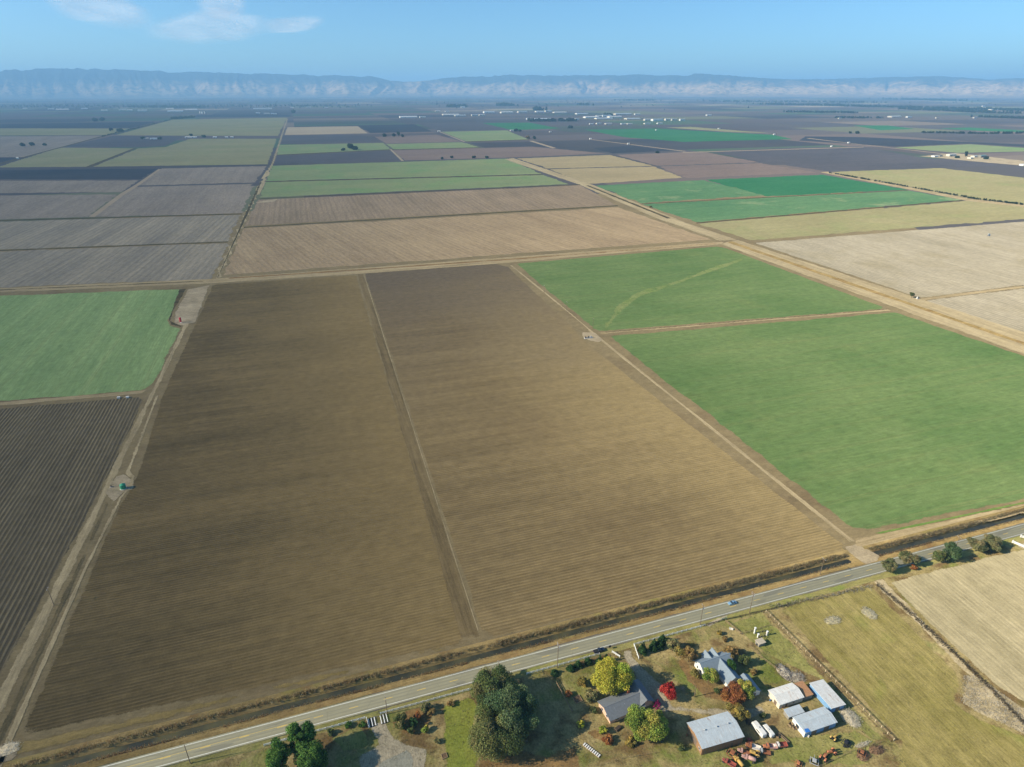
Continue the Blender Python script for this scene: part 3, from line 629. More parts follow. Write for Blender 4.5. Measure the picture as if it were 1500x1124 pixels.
RIDGE = [(-400,112),(-120,108),(0,103.5),(60,100),(100,99.3),(150,101),(260,104.5),(330,106.5),(400,107.5),(480,110),(520,110.3),(555,112.5),(575,117),(593,120),(640,115.5),(673,111.7),(720,110.5),(760,109),(800,110),(860,109.2),(926,108.2),(965,110.5),(1000,108.5),(1027,107.7),(1060,110),(1110,113.5),(1150,116),(1233,115),(1300,113),(1350,111.7),(1400,113.5),(1450,116.7),(1500,114),(1620,112),(1900,116)]
def build_hills():
    rx = np.array([r[0] for r in RIDGE], float); ry = np.array([r[1] for r in RIDGE], float)
    hyp = math.hypot(FPX, CY - HOR)
    xs = np.linspace(-380, 1880, 1130)
    az = np.arctan((xs - CX) / hyp)
    hz = (HOR - np.interp(xs, rx, ry))                   # px above horizon
    nR = 84; R0, R1 = 24000.0, 37500.0
    V = np.zeros((len(xs), nR, 3)); t = np.linspace(0, 1, nR)
    for i, a in enumerate(az):
        far_ = min(1, max(0, (xs[i]-1040)/220)); Rr = 28000 + 700*noise.noise((xs[i]*.006, 5.1, 0)) + 5200*far_*far_*(3-2*far_)
        elev_top = HC + (hz[i] + 1.0*noise.noise((xs[i]*.05, 3.3, 0)) + .7*noise.noise((xs[i]*.14, 7.3, 0)))/hyp * Rr * math.cos(a) * math.cos(PITCH)
        for j in range(nR):
            R = R0 + (R1-R0)*t[j]
            x, y = R*math.sin(a), R*math.cos(a)
            ft = 900 + 1300*noise.noise((xs[i]*.014, 9.7, 2.2)) + 500*noise.noise((xs[i]*.06, 1.7, 5.2)); s = (R - R0 - ft)/(Rr - R0 - ft)
            if s <= 0: h = 0
            elif s <= 1:
                # spurs run from the crest to the plain, of unequal size
                w1 = xs[i] + 26*noise.noise((xs[i]*.012, s*1.6, 3.1)); w2 = xs[i] + 9*noise.noise((xs[i]*.05, s*3.0, 6.1))
                amp = .55 + .45*noise.noise((xs[i]*.009, 2.0, 9.0))
                sp = 1 - 2*abs(noise.noise((w1*.04, s*.5, 4.4))); sp2 = 1 - 2*abs(noise.noise((w2*.075, s*1.5, 8.8))); sp3 = noise.noise((w2*.2, s*5, 1.8))
                g_ = amp*(.85*(1-sp) + .38*(1-sp2)) + .1*sp3
                base = .45*s + .55*s*s*(3-2*s)
                h = base*(1 - 1.0*g_*(1-s)**.45*min(1, s*4+.25))
                h = max(0, h) * elev_top
            else:
                h = elev_top*max(0, 1 - (s-1)*2.2)
            V[i, j] = (x*SA + y*CA, -x*CA + y*SA, max(h, 0) - 0.5)
    idx = np.arange(len(xs)*nR).reshape(len(xs), nR)
    Q = np.stack([idx[:-1, :-1].ravel(), idx[1:, :-1].ravel(), idx[1:, 1:].ravel(), idx[:-1, 1:].ravel()], 1)
    o = np_mesh('hills', V.reshape(-1, 3), Q, hill_mat())
    o.data.polygons.foreach_set('use_smooth', np.ones(len(Q), bool))
    tag(o, 'long line of dry tan and blue hills along the horizon', kind='structure')
build_hills()

# ---- haze: even air round the whole scene
def build_haze():
    m = bpy.data.materials.new('haze_air'); m.use_nodes = True; t = m.node_tree; t.nodes.clear()
    out = t.nodes.new('ShaderNodeOutputMaterial'); v = t.nodes.new('ShaderNodeVolumePrincipled')
    v.inputs['Color'].default_value = (*HAZE_COLOR, 1); v.inputs['Density'].default_value = HAZE_DENSITY
    v.inputs['Density Attribute'].default_value = ''; v.inputs['Color Attribute'].default_value = ''; v.inputs['Temperature Attribute'].default_value = ''
    v.inputs['Anisotropy'].default_value = 0.0
    t.links.new(v.outputs[0], out.inputs['Volume'])
    try: m.cycles.homogeneous_volume = True
    except Exception: pass
    o = MB().box(-46000, 46000, -46000, 46000, -3.0, 960).build('haze', m)
    tag(o, 'thin blue haze filling the air of the valley', kind='stuff')
build_haze()

# ---- thin clouds high over the hills, at the upper left
def cloud_mat(seed):
    t = NT('thin_cloud'); tc = t.n('ShaderNodeTexCoord')
    at = t.n('ShaderNodeAttribute', attribute_name='fade')
    p = t.pos()
    n1 = t.noise(t.scaled(p, (1/1900, 1/7000, 1), .35), 1.0, 10, .72, .8); n2 = t.noise(t.scaled(p, (1/500, 1/2600, 1), .35), 1.0, 6, .75, .6)
    f = t.math('ADD', t.math('MULTIPLY', n1, .55), t.math('MULTIPLY', n2, .45))
    a = t.math('MULTIPLY', t.math('MULTIPLY', t.ramp(f, .455, .59), t.ramp(at.outputs['Fac'], 0, .6)), 1.0)
    d = t.n('ShaderNodeBsdfDiffuse'); d.inputs['Color'].default_value = (.9, .9, .9, 1)
    tl = t.n('ShaderNodeBsdfTranslucent'); tl.inputs['Color'].default_value = (.95, .95, .95, 1)
    ad = t.n('ShaderNodeMixShader'); ad.inputs[0].default_value = .75
    t.t.links.new(d.outputs[0], ad.inputs[1]); t.t.links.new(tl.outputs[0], ad.inputs[2])
    tr = t.n('ShaderNodeBsdfTransparent'); mx = t.n('ShaderNodeMixShader'); t.put(mx.inputs[0], a)
    t.t.links.new(tr.outputs[0], mx.inputs[1]); t.t.links.new(ad.outputs[0], mx.inputs[2])
    return t.finish(mx.outputs[0])
CM = cloud_mat(1)
def cloud(pts, label, zc=7000.0):
    """a wispy layer: domed grid inside a pixel quad, fading to its rim"""
    n = 28; V = []; F = []; fd = []
    for i in range(n+1):
        for j in range(n+1):
            s, r = i/n, j/n
            x = (pts[0][0]*(1-s)+pts[1][0]*s)*(1-r) + (pts[3][0]*(1-s)+pts[2][0]*s)*r
            y = (pts[0][1]*(1-s)+pts[1][1]*s)*(1-r) + (pts[3][1]*(1-s)+pts[2][1]*s)*r
            g = G(x, y, zc); e = 1 - max(abs(2*s-1), abs(2*r-1))**2; rr = 1 - math.hypot(2*s-1, 2*r-1)
            V.append((g[0], g[1], zc + 350*noise.noise((g[0]/4000, g[1]/9000, 2)) )); fd.append(max(0, min(1, rr*1.6)))
    for i in range(n):
        for j in range(n): a = i*(n+1)+j; F.append((a, a+1, a+n+2, a+n+1))
    me = bpy.data.meshes.new('cloud'); me.from_pydata(V, [], F)
    at = me.attributes.new('fade', 'FLOAT', 'POINT'); at.data.foreach_set('value', fd); me.materials.append(CM)
    for p in me.polygons: p.use_smooth = True
    tag(link(bpy.data.objects.new('cloud', me)), label, kind='stuff')
cloud([(40,-26),(150,-34),(270,48),(90,40)], 'wispy white cloud at the top left')
cloud([(195,66),(225,14),(405,10),(395,66)], 'wispy white cloud right of the top left cloud')
cloud([(280,26),(290,-32),(360,-32),(365,36)], 'small wisp rising above the second cloud')
cloud([(375,52),(395,20),(490,18),(460,52)], 'tiny faint wisp of cloud right of the larger clouds')

# ================================================================== OBJECT BUILDERS
LEAF = foliage('leaves'); DRY = foliage('dry_stalks', trans=.45)
BARK = plain('bark', S(92, 78, 62), .9, var=.25, scale=2)
def rs(seed): return np.random.default_rng(seed)
def leaf_cloud(centres, radii, tints, n_leaf, size, seed, squash=.85):
    """leaf-sized faces spread through clumps"""
    r = rs(seed); Vs = []; Ts = []
    for c, rad, tn in zip(centres, radii, tints):
        n = max(12, int(n_leaf * (rad ** 1.7)))
        d = r.normal(size=(n, 3)); d /= np.linalg.norm(d, axis=1, keepdims=True)
        rr = rad * r.uniform(.35, 1.0, (n, 1)) ** .6
        p = np.array(c) + d * rr * np.array([1, 1, squash])
        nrm = d + r.normal(scale=.75, size=(n, 3)); nrm /= np.linalg.norm(nrm, axis=1, keepdims=True)
        a = np.cross(nrm, r.normal(size=(n, 3))); a /= np.linalg.norm(a, axis=1, keepdims=True) + 1e-9
        b = np.cross(nrm, a); s = size * r.uniform(.55, 1.35, (n, 1)); s2 = s * r.uniform(.45, .8, (n, 1))
        q = np.stack([p - a*s, p + b*s2, p + a*s, p - b*s2], 1)
        Vs.append(q.reshape(-1, 3))
        col = np.array(tn) * r.uniform(.75, 1.3, (n, 1)) * (1 + r.normal(scale=.06, size=(n, 3)))
        Ts.append(np.repeat(np.clip(col, .005, .8), 4, axis=0))
    V = np.concatenate(Vs); Q = np.arange(len(V)).reshape(-1, 4)
    return V, Q, np.concatenate(Ts)

PAL = dict(
 oak=[(.08,.095,.03), (.11,.115,.04), (.06,.08,.028), (.14,.125,.05)],
 euca=[(.07,.105,.045), (.1,.13,.055), (.055,.085,.035)],
 bright=[(.06,.12,.025), (.09,.16,.035), (.04,.085,.02)],
 lime=[(.22,.23,.03), (.28,.25,.035), (.17,.2,.03), (.33,.26,.04)],
 limegreen=[(.15,.19,.035), (.2,.21,.04), (.12,.16,.03), (.26,.23,.05)],
 red=[(.34,.035,.03), (.42,.06,.04), (.25,.025,.022)],
 magenta=[(.22,.02,.09), (.3,.03,.13), (.14,.015,.05)],
 rust=[(.27,.11,.04), (.33,.15,.05), (.22,.085,.035)],
 tan=[(.25,.17,.06), (.32,.21,.08), (.2,.14,.055)],
 gold=[(.30,.22,.05), (.24,.18,.05), (.2,.17,.05)],
 conifer=[(.035,.075,.025), (.05,.1,.035), (.03,.06,.02)],
 olive=[(.13,.13,.055), (.16,.15,.065), (.1,.11,.045), (.19,.155,.07)],
 shrub=[(.08,.1,.035), (.1,.11,.04), (.065,.085,.03)],
 far=[(.03,.05,.028), (.04,.062,.034), (.025,.042,.024)])

for _k in PAL:
    _g = {'oak': 1.9, 'euca': 1.8, 'bright': 1.5, 'lime': 2.1, 'limegreen': 1.9, 'olive': 1.7, 'shrub': 1.6, 'conifer': 1.4, 'tan': 1.4, 'gold': 1.4, 'far': 1.3}.get(_k, 1.4)
    PAL[_k] = [tuple(min(.6, v*_g) for v in c) for c in PAL[_k]]
def tree(name, label, px, h, a, pal, seed, cat='tree', group=None, kind='broad', sy=1.0, dens=1.0, zc=None, leaf=.29, uv=None):
    r = random.Random(seed); P = PAL[pal]
    zc = zc if zc is not None else (h*.56 if kind != 'shrub' else h*.5)
    x, y = uv if uv else G(px[0], px[1], zc)
    t = thing(name, label, cat, (x, y, 0), 0, group)
    tr = MB(); cs, rd, tn = [], [], []
    if kind == 'conifer':
        tr.tube((0, 0, -.2), (0, 0, h*.9), h*.022+.06, .03, 7)
        n = int(9 + h*1.6)
        for i in range(n):
            s = i/(n-1); z = h*(.1 + .88*s); R = a*(1-s)**.8 + .12
            for k in range(max(1, int(5*(1-s)+1))):
                th = r.uniform(0, 6.28); q = R*r.uniform(.35, .8)
                cs.append((math.cos(th)*q, math.sin(th)*q, z + r.uniform(-.2, .2))); rd.append(max(.28, R*.42)); tn.append(r.choice(P))
        dn = 130*dens
    else:
        zb = h*.22 if kind == 'broad' else h*.08
        lean = (r.uniform(-.3, .3), r.uniform(-.3, .3))
        fork = Vector((lean[0], lean[1], zb + (h-zb)*.18))
        tr.tube((0, 0, -.25), fork, max(.1, h*.032), max(.07, h*.024), 8)
        cz, ch = (zb + h)/2, (h - zb)/2
        n = int(max(14, min(72, 10 + a*a*1.3)))
        tries = 0
        while len(cs) < n and tries < 4000:
            tries += 1
            d = Vector((r.gauss(0, 1), r.gauss(0, 1), r.gauss(0, 1))).normalized(); q = r.uniform(.25, 1.0) ** .5
            lump = 1 + .5*noise.noise((d.x*1.6+seed*1.3, d.y*1.6, d.z*1.6))
            p = Vector((d.x*a*.78*q*lump, d.y*a*sy*.78*q*lump, cz + d.z*ch*.8*q*lump))
            if p.z < zb*.9: continue
            cs.append(tuple(p)); rd.append(max(.35, min(a*.42, r.choice((.14, .2, .27, .36))*a*r.uniform(.8, 1.15) + .25)))
            c = r.choice(P); k = r.uniform(.8, 1.2); tn.append(tuple(v*k for v in c))
        for i, c in enumerate(cs):
            if i % max(1, n//14) == 0: tr.tube(fork, Vector(c)*.92, max(.04, h*.011), .025, 5)
        dn = 120*dens
    tr.build('trunk', BARK, t)
    V, Q, T = leaf_cloud(cs, rd, tn, dn, leaf, seed)
    np_mesh('crown', V, Q, LEAF, T, t)
    return t

def tufts(name, label, spots, hmin, hmax, cols, seed, per=5, wid=.09, spread=.35):
    """dry stalks growing in tufts: one mass nobody could count"""
    r = rs(seed); spots = np.array(spots); n = len(spots)
    base = np.repeat(spots, per, axis=0); k = len(base)
    base = base + np.hstack([r.normal(scale=spread, size=(k, 2)), np.zeros((k, 1))])
    hh = r.uniform(hmin, hmax, (k, 1)); th = r.uniform(0, 2*np.pi, k)
    a = np.stack([np.cos(th), np.sin(th), np.zeros(k)], 1) * wid * r.uniform(.6, 1.6, (k, 1))
    top = base + np.hstack([r.normal(scale=.28, size=(k, 2))*hh, hh])
    V = np.stack([base - a, base + a, top + a*.5, top - a*.5], 1).reshape(-1, 3)
    ci = np.repeat(r.integers(0, len(cols), n), per); col = np.array(cols)[ci] * r.uniform(.7, 1.3, (k, 1))
    T = np.repeat(col, 4, axis=0)
    o = np_mesh(name, V, np.arange(len(V)).reshape(-1, 4), DRY, T); return tag(o, label, kind='stuff')

# ---- buildings
WHITE = plain('white_paint', S(226, 222, 210), .6, var=.1, dirt=S(190, 182, 164))
MW = dict(
 white=WHITE, pink=plain('pink_stucco', S(214, 176, 146), .8, var=.1), brown=plain('brown_siding', S(150, 116, 82), .75, var=.18, dirt=S(120, 92, 66)),
 blue=plain('blue_siding', S(120, 158, 190), .6, var=.15), grey=plain('grey_boards', S(146, 140, 126), .85, var=.2, dirt=S(110, 104, 92)),
 cream=plain('cream_siding', S(214, 204, 180), .7, var=.1), beige=plain('beige_concrete', S(196, 186, 166), .8, var=.12))
MR = dict(
 dark=plain('dark_shingle', S(112, 116, 118), .85, var=.2, scale=1.2, dirt=S(88, 90, 92)), slate=plain('blue_grey_shingle', S(128, 140, 146), .8, var=.15, dirt=S(104, 112, 116)),
 metal=plain('grey_metal_roof', S(186, 194, 194), .42, .0, var=.16, scale=.5, spec=.4, dirt=S(158, 148, 130), stain=S(150, 122, 96)), white=plain('white_metal_roof', S(222, 220, 210), .5, .0, var=.14, scale=.6, spec=.35, dirt=S(182, 164, 138), stain=S(166, 128, 94)),
 rust=plain('rusty_metal_roof', S(176, 132, 92), .8, var=.3, scale=1.4, dirt=S(140, 84, 50)), teal=plain('green_metal_roof', S(120, 160, 150), .5, var=.1))
GLASS = plain('dark_window_glass', (.03, .04, .05), .12, spec=.6, var=.1)
DOORM = plain('door_paint', S(120, 104, 88), .6); TRIM = plain('trim_paint', S(232, 230, 222), .5, var=.05)
def gable(name, label, cat, u0, u1, v0, v1, hw, rise, ridge='u', wall='white', roof='metal', over=.45, rot=0.0, parent=None, doors=(), wins=(), shed=False, group=None, ribs=0.0, seams=0.0):
    """gabled (or single-slope) building; doors/wins: (side, along 0..1, width, height, sill)"""
    cu, cv = (u0+u1)/2, (v0+v1)/2; du, dv = (u1-u0)/2, (v1-v0)/2
    t = thing(name, label, cat, (cu, cv, 0), rot, group) if parent is None else parent
    off = (0, 0) if parent is None else (cu - parent.location.x, cv - parent.location.y)
    if ridge == 'v': L, Wd = dv, du
    else: L, Wd = du, dv
    # local: x along ridge (half L), y across (half Wd)
    def tf(mb):
        o = []
        for (x, y, z) in mb.v:
            if ridge == 'v': x, y = -y, x
            o.append((x + off[0], y + off[1], z))
        mb.v = o; return mb
    rz = (lambda y: hw + rise*(y + Wd)/(2*Wd)) if shed else (lambda y: hw + rise*(1 - abs(y)/Wd))
    prof = [(-Wd, -.1), (Wd, -.1), (Wd, rz(Wd)-.02), (-Wd, rz(-Wd)-.02)] if shed else [(-Wd, -.1), (Wd, -.1), (Wd, hw-.02), (0, hw+rise-.02), (-Wd, hw-.02)]
    tf(MB().prism(prof, -L, L, 'x')).build('wall', MW[wall], t)
    th = .14
    if shed:
        sl = rise/(2*Wd); a, b = -Wd-over, Wd+over
        rp = [(a, rz(-Wd)-sl*over), (b, rz(Wd)+sl*over), (b, rz(Wd)+sl*over+th), (a, rz(-Wd)-sl*over+th)]
        ro = tf(MB().prism(rp, -L-over, L+over, 'x')).build('roof', MR[roof], t)
    else:
        sl = rise/Wd; e = hw - sl*over
        rp = [(-Wd-over, e), (0, hw+rise), (Wd+over, e), (Wd+over, e+th), (0, hw+rise+th), (-Wd-over, e+th)]
        ro = tf(MB().prism(rp, -L-over, L+over, 'x')).build('roof', MR[roof], t)
        tf(MB().box(-L-over, L+over, -.14, .14, hw+rise+th-.03, hw+rise+th+.05)).build('ridge_cap', MR[roof], ro)
    if seams:
        x = -L-over+seams/2
        while x < L+over:
            m_ = MB()
            if shed: m_.poly([(x-.03, a, rp[0][1]+th), (x+.03, a, rp[0][1]+th), (x+.03, b, rp[1][1]+th), (x-.03, b, rp[1][1]+th), (x, a, rp[0][1]+th+.06), (x, b, rp[1][1]+th+.06)], [(0, 4, 5, 3), (1, 2, 5, 4)])
            else:
                for sgn in (-1, 1):
                    y0_, z0_ = sgn*(Wd+over), e+th; m_.poly([(x-.03, y0_, z0_), (x+.03, y0_, z0_), (x+.03, 0, hw+rise+th), (x-.03, 0, hw+rise+th), (x, y0_, z0_+.06), (x, 0, hw+rise+th+.06)], [(0, 4, 5, 3), (1, 2, 5, 4)])
            tf(m_).build('roof_seam', MR[roof], ro); x += seams
    def patch(side, q, w_, h_, z_, d, extra=0.0):
        # side: f/b across faces (y=-Wd / +Wd), l/r ends (x=-L / +L); a thin proud panel
        m_ = MB(); g = .03 + extra
        if side in 'fb':
            x = -L + 2*L*q; y = -Wd if side == 'f' else Wd
            m_.box(x-w_/2, x+w_/2, y-(g if side == 'f' else -.004), y+(g if side == 'b' else -.004), z_, z_+h_)
        else:
            y = -Wd + 2*Wd*q; x = -L if side == 'l' else L
            m_.box(x-(g if side == 'l' else -.004), x+(g if side == 'r' else -.004), y-w_/2, y+w_/2, z_, z_+h_)
        return tf(m_)
    for (sd, q, w_, h_) in doors: patch(sd, q, w_, h_, 0.02, .03).build('door', DOORM, t)
    for (sd, q, w_, h_, z_) in wins:
        f_ = patch(sd, q, w_+.24, h_+.24, z_-.12, .03).build('window', TRIM, t)
        patch(sd, q, w_, h_, z_, .03, .02).build('pane', GLASS, f_)
    if ribs:
        x = -L + ribs/2
        while x < L:
            for yy in (-Wd-.07, Wd-.005): tf(MB().box(x-.06, x+.06, yy, yy+.075, 0, min(rz(-Wd), hw)-.15)).build('batten', MW[wall], t)
            x += ribs
    return t

# ---- vehicles
TYRE = plain('tyre_rubber', (.02, .02, .02), .9, var=.1); RIM = plain('wheel_rim', (.45, .45, .45), .4, .6, var=.1); LAMP = plain('lamp_lens', (.75, .72, .65), .2); TAIL = plain('tail_lens', (.35, .02, .02), .3)
def wheel(parent, x, y, r, w_=.22, rim=RIM, name='wheel'):
    ty = MB().lathe([(r*.6, -w_/2), (r*.92, -w_/2), (r, -w_*.3), (r, w_*.3), (r*.92, w_/2), (r*.6, w_/2)], 14)
    ty.v = [(a + x, c_ + y, b + r) for a, b, c_ in ty.v]
    o = ty.build(name, TYRE, parent)
    rm = MB().lathe([(r*.2, -w_*.52), (r*.6, -w_*.45), (r*.6, w_*.45), (r*.2, w_*.52)], 12); rm.v = [(a + x, c_ + y, b + r) for a, b, c_ in rm.v]
    rm.build('rim', rim, o); return o
def car(name, label, loc, rz, paint, kind='sedan', cat='car'):
    t = thing(name, label, cat, (*loc, Z1+.0), rz)
    L = 2.35 if kind == 'sedan' else 2.75; W_ = .9 if kind == 'sedan' else .97
    def loft(secs, m, nm, parent):
        mb = MB(); k = len(secs[0]); 
        for s_ in secs: mb.v += s_
        for i in range(len(secs)-1):
            for j in range(k): mb.f.append((i*k+j, i*k+(j+1) % k, (i+1)*k+(j+1) % k, (i+1)*k+j))
        mb.f.append(tuple(range(k))); mb.f.append(tuple((len(secs)-1)*k+j for j in reversed(range(k))))
        return mb.build(nm, m, parent, smooth=False)
    def sec(x, z0, z1, w0, w1): return [(x, -w0, z0), (x, w0, z0), (x, w0*1.02, (z0+z1)/2), (x, w1, z1), (x, -w1, z1), (x, -w0*1.02, (z0+z1)/2)]
    if kind == 'sedan':
        body = [(-L, .38, .72, .72, .66), (-L*.93, .26, .86, .86, .78), (-L*.55, .22, .95, W_, .84), (0, .22, .95, W_, .86), (L*.35, .22, .92, W_, .84), (L*.85, .26, .74, .86, .76), (L, .36, .6, .7, .62)]
        cab = [(-L*.62, .93, .95, .82, .8), (-L*.36, .93, 1.40, .83, .64), (L*.06, .93, 1.43, .83, .64), (L*.38, .9, .93, .82, .8)]
    else:
        body = [(-L, .5, .98, .94, .92), (-L*.2, .45, 1.0, W_, .93), (L*.3, .45, 1.02, W_, .92), (L*.9, .45, .98, .94, .86), (L, .5, .86, .86, .8)]
        cab = [(-L*.2, .98, 1.0, .9, .88), (-L*.15, .98, 1.72, .9, .74), (L*.16, .98, 1.74, .9, .74), (L*.4, .98, 1.02, .9, .86)]
    loft([sec(*b_) for b_ in body], paint, 'body', t)
    cb = loft([sec(*b_) for b_ in cab], GLASS, 'cabin', t)
    rf = [cab[1], cab[2]]
    MB().poly([(rf[0][0], -rf[0][4]*1.02, rf[0][2]+.01), (rf[0][0], rf[0][4]*1.02, rf[0][2]+.01), (rf[1][0], rf[1][4]*1.02, rf[1][2]+.01), (rf[1][0], -rf[1][4]*1.02, rf[1][2]+.01),
               (rf[0][0], -rf[0][4]*.96, rf[0][2]+.06), (rf[0][0], rf[0][4]*.96, rf[0][2]+.06), (rf[1][0], rf[1][4]*.96, rf[1][2]+.06), (rf[1][0], -rf[1][4]*.96, rf[1][2]+.06)],
              [(0, 1, 2, 3), (4, 7, 6, 5), (0, 4, 5, 1), (1, 5, 6, 2), (2, 6, 7, 3), (3, 7, 4, 0)]).build('roof_panel', paint, cb)
    if kind != 'sedan': MB().box(-L*.93, -L*.24, -.78, .78, .99, 1.03).build('load_bed', TYRE, t)
    for sx_ in (-.62, .62):
        for sy_ in (-1, 1): wheel(t, L*sx_, sy_*(W_-.1), .33 if kind == 'sedan' else .4)
    for sy_ in (-.6, .6):
        MB().box(L*.955, L*1.004, sy_-.16, sy_+.16, .58, .70).build('headlight', LAMP, t); MB().box(-L*1.004, -L*.955, sy_-.16, sy_+.16, .62, .74).build('tail_light', TAIL, t)
    return t
def tractor(label, px, rz, paint, k=1.0, name='tractor', cat='tractor', cab=False, group=None):
    t = thing(name, label, cat, (*G(*px), Z2), rz, group)
    MB().prism([(-.2*k, .75*k), (1.9*k, .75*k), (1.95*k, 1.25*k), (1.7*k, 1.42*k), (.1*k, 1.5*k), (-.2*k, 1.3*k)], -.38*k, .38*k).build('hood', paint, t, bevel=.04)
    MB().box(-1.3*k, .1*k, -.3*k, .3*k, .6*k, 1.1*k).build('gearbox', TYRE, t)
    MB().prism([(-1.2*k, 1.15*k), (-.6*k, 1.15*k), (-.6*k, 1.3*k), (-1.05*k, 1.3*k), (-1.15*k, 1.85*k), (-1.25*k, 1.85*k)], -.28*k, .28*k).build('seat', TYRE, t)
    for s in (-1, 1):
        wheel(t, -.8*k, s*.85*k, .8*k, .4*k, paint); wheel(t, 1.5*k, s*.65*k, .42*k, .24*k, paint)
        MB().prism([(-1.55*k, 1.3*k), (-1.2*k, 1.7*k), (-.5*k, 1.75*k), (-.1*k, 1.4*k), (-.1*k, 1.34*k), (-.5*k, 1.68*k), (-1.2*k, 1.64*k), (-1.5*k, 1.28*k)], s*.85*k-.26*k, s*.85*k+.26*k).build('fender', paint, t)
    MB().tube((1.2*k, .2*k, 1.4*k), (1.2*k, .2*k, 2.2*k), .05*k, .05*k).build('exhaust', TYRE, t)
    MB().tube((-.35*k, 0, 1.4*k), (-.5*k, 0, 1.8*k), .03, .03).build('steering_column', TYRE, t)
    if cab:
        MB().box(-1.4*k, -.1*k, -.7*k, .7*k, 1.75*k, 2.6*k).build('cab', GLASS, t, bevel=.05); MB().box(-1.5*k, 0, -.76*k, .76*k, 2.6*k, 2.7*k).build('cab_roof', paint, t)
    return t
def old_truck(label, px, rz, paint, bedm, k=1.0, name='old_truck', cat='truck', flat=False, tank=False, group=None):
    t = thing(name, label, cat, (*G(*px), Z2), rz, group)
    MB().box(-3.0*k, 2.3*k, -.42*k, .42*k, .55*k, .75*k).build('chassis', TYRE, t)
    MB().prism([(.1*k, .75*k), (1.25*k, .75*k), (1.25*k, 1.3*k), (.95*k, 2.0*k), (.15*k, 2.02*k)], -.85*k, .85*k).build('cab', paint, t, bevel=.06)
    MB().prism([(1.25*k, .75*k), (2.35*k, .7*k), (2.4*k, 1.15*k), (2.2*k, 1.28*k), (1.25*k, 1.34*k)], -.62*k, .62*k).build('hood', paint, t, bevel=.07)
    MB().poly([(1.16*k, -.72*k, 1.44*k), (1.16*k, .72*k, 1.44*k), (1.0*k, .7*k, 1.92*k), (1.0*k, -.7*k, 1.92*k), (1.22*k, -.72*k, 1.46*k), (1.22*k, .72*k, 1.46*k), (1.03*k, .7*k, 1.94*k), (1.03*k, -.7*k, 1.94*k)], [(0, 1, 2, 3), (4, 7, 6, 5), (0, 4, 5, 1), (1, 5, 6, 2), (2, 6, 7, 3), (3, 7, 4, 0)]).build('windscreen', GLASS, t)
    if tank:
        tb = MB().lathe([(.2*k, -1.5*k), (.75*k, -1.35*k), (.8*k, 0), (.75*k, 1.35*k), (.2*k, 1.5*k)], 12); tb.v = [(b_-1.5*k, a_, c_+1.55*k) for a_, c_, b_ in tb.v]; tb.build('tank', bedm, t, smooth=True)
    else:
        MB().box(-3.1*k, -.05*k, -.95*k, .95*k, .78*k, .9*k).build('bed_floor', bedm, t)
        if not flat:
            for s in (-1, 1): MB().box(-3.1*k, -.05*k, s*.95*k-.04, s*.95*k+.04, .9*k, 1.5*k).build('bed_side', bedm, t)
            MB().box(-3.14*k, -3.06*k, -.9*k, .9*k, .9*k, 1.5*k).build('tailgate', bedm, t)
    for x in (-2.2*k, 1.7*k):
        for s in (-1, 1): wheel(t, x, s*.8*k, .45*k, .26*k)
    for s in (-1, 1): MB().tube((2.3*k, s*.5*k, 1.0*k), (2.44*k, s*.5*k, 1.0*k), .11*k, .11*k).build('headlight', LAMP, t)
    return t
def implement(label, px, rz, paint, k=1.0, name='farm_implement', cat='implement', n=5, group=None):
    """a towed tool: frame, drawbar, tines, two wheels"""
    t = thing(name, label, cat, (*G(*px), Z2), rz, group)
    MB().box(-1.2*k, 1.2*k, -1.3*k, -1.15*k, .7*k, .85*k).box(-1.2*k, 1.2*k, 1.15*k, 1.3*k, .7*k, .85*k).box(-1.2*k, -1.05*k, -1.15*k, 1.15*k, .7*k, .85*k).box(1.05*k, 1.2*k, -1.15*k, 1.15*k, .7*k, .85*k).build('frame', paint, t)
    MB().tube((1.2*k, 0, .78*k), (2.8*k, 0, .5*k), .07*k, .06*k).build('drawbar', paint, t)
    for i in range(n):
        y = -1.0*k + 2.0*k*i/(n-1); MB().tube((-.6*k, y, .75*k), (-.9*k, y, .02), .06*k, .03*k, 5).tube((.4*k, y, .75*k), (.1*k, y, .02), .06*k, .03*k, 5).box(-.8*k, .6*k, y-.05*k, y+.05*k, .7*k, .8*k).build('tine', TYRE, t)
    MB().box(-.5*k, .7*k, -.6*k, .6*k, .86*k, 1.5*k).build('hopper', paint, t, bevel=.08)
    for s in (-1, 1): wheel(t, 0, s*1.5*k, .45*k, .2*k, paint)
    return t
WOOD = plain('weathered_wood', S(150, 128, 96), .9, var=.25, scale=2, dirt=S(104, 86, 62)); POLE = plain('pole_wood', S(120, 104, 82), .9, var=.2); CERAM = plain('insulator', (.6, .6, .62), .2); STEEL = plain('galvanised_steel', S(170, 172, 170), .5, .3)
def utility_pole(label, uv, h, arms=1, trans=False, group='utility poles along the road'):
    t = thing('utility_pole', label, 'pole', (*uv, 0), 0, group)
    MB().tube((0, 0, -.3), (0, 0, h), .19, .12, 9).build('pole', POLE, t)
    for a_ in range(arms):
        z = h - .5 - a_*1.1
        ar = MB().box(-.09, .09, -1.25, 1.25, z-.07, z+.07).build('crossarm', POLE, t)
        for y in (-1.15, -.6, .6, 1.15): MB().lathe([(.05, z+.07), (.09, z+.14), (.06, z+.24), (.09, z+.3), (.03, z+.36)], 8, (0, y)).build('insulator', CERAM, ar)
    if trans: MB().lathe([(.05, h-2.9), (.28, h-2.85), (.28, h-2.0), (.08, h-1.9)], 12, (.42, 0)).build('transformer', STEEL, t)
    return t
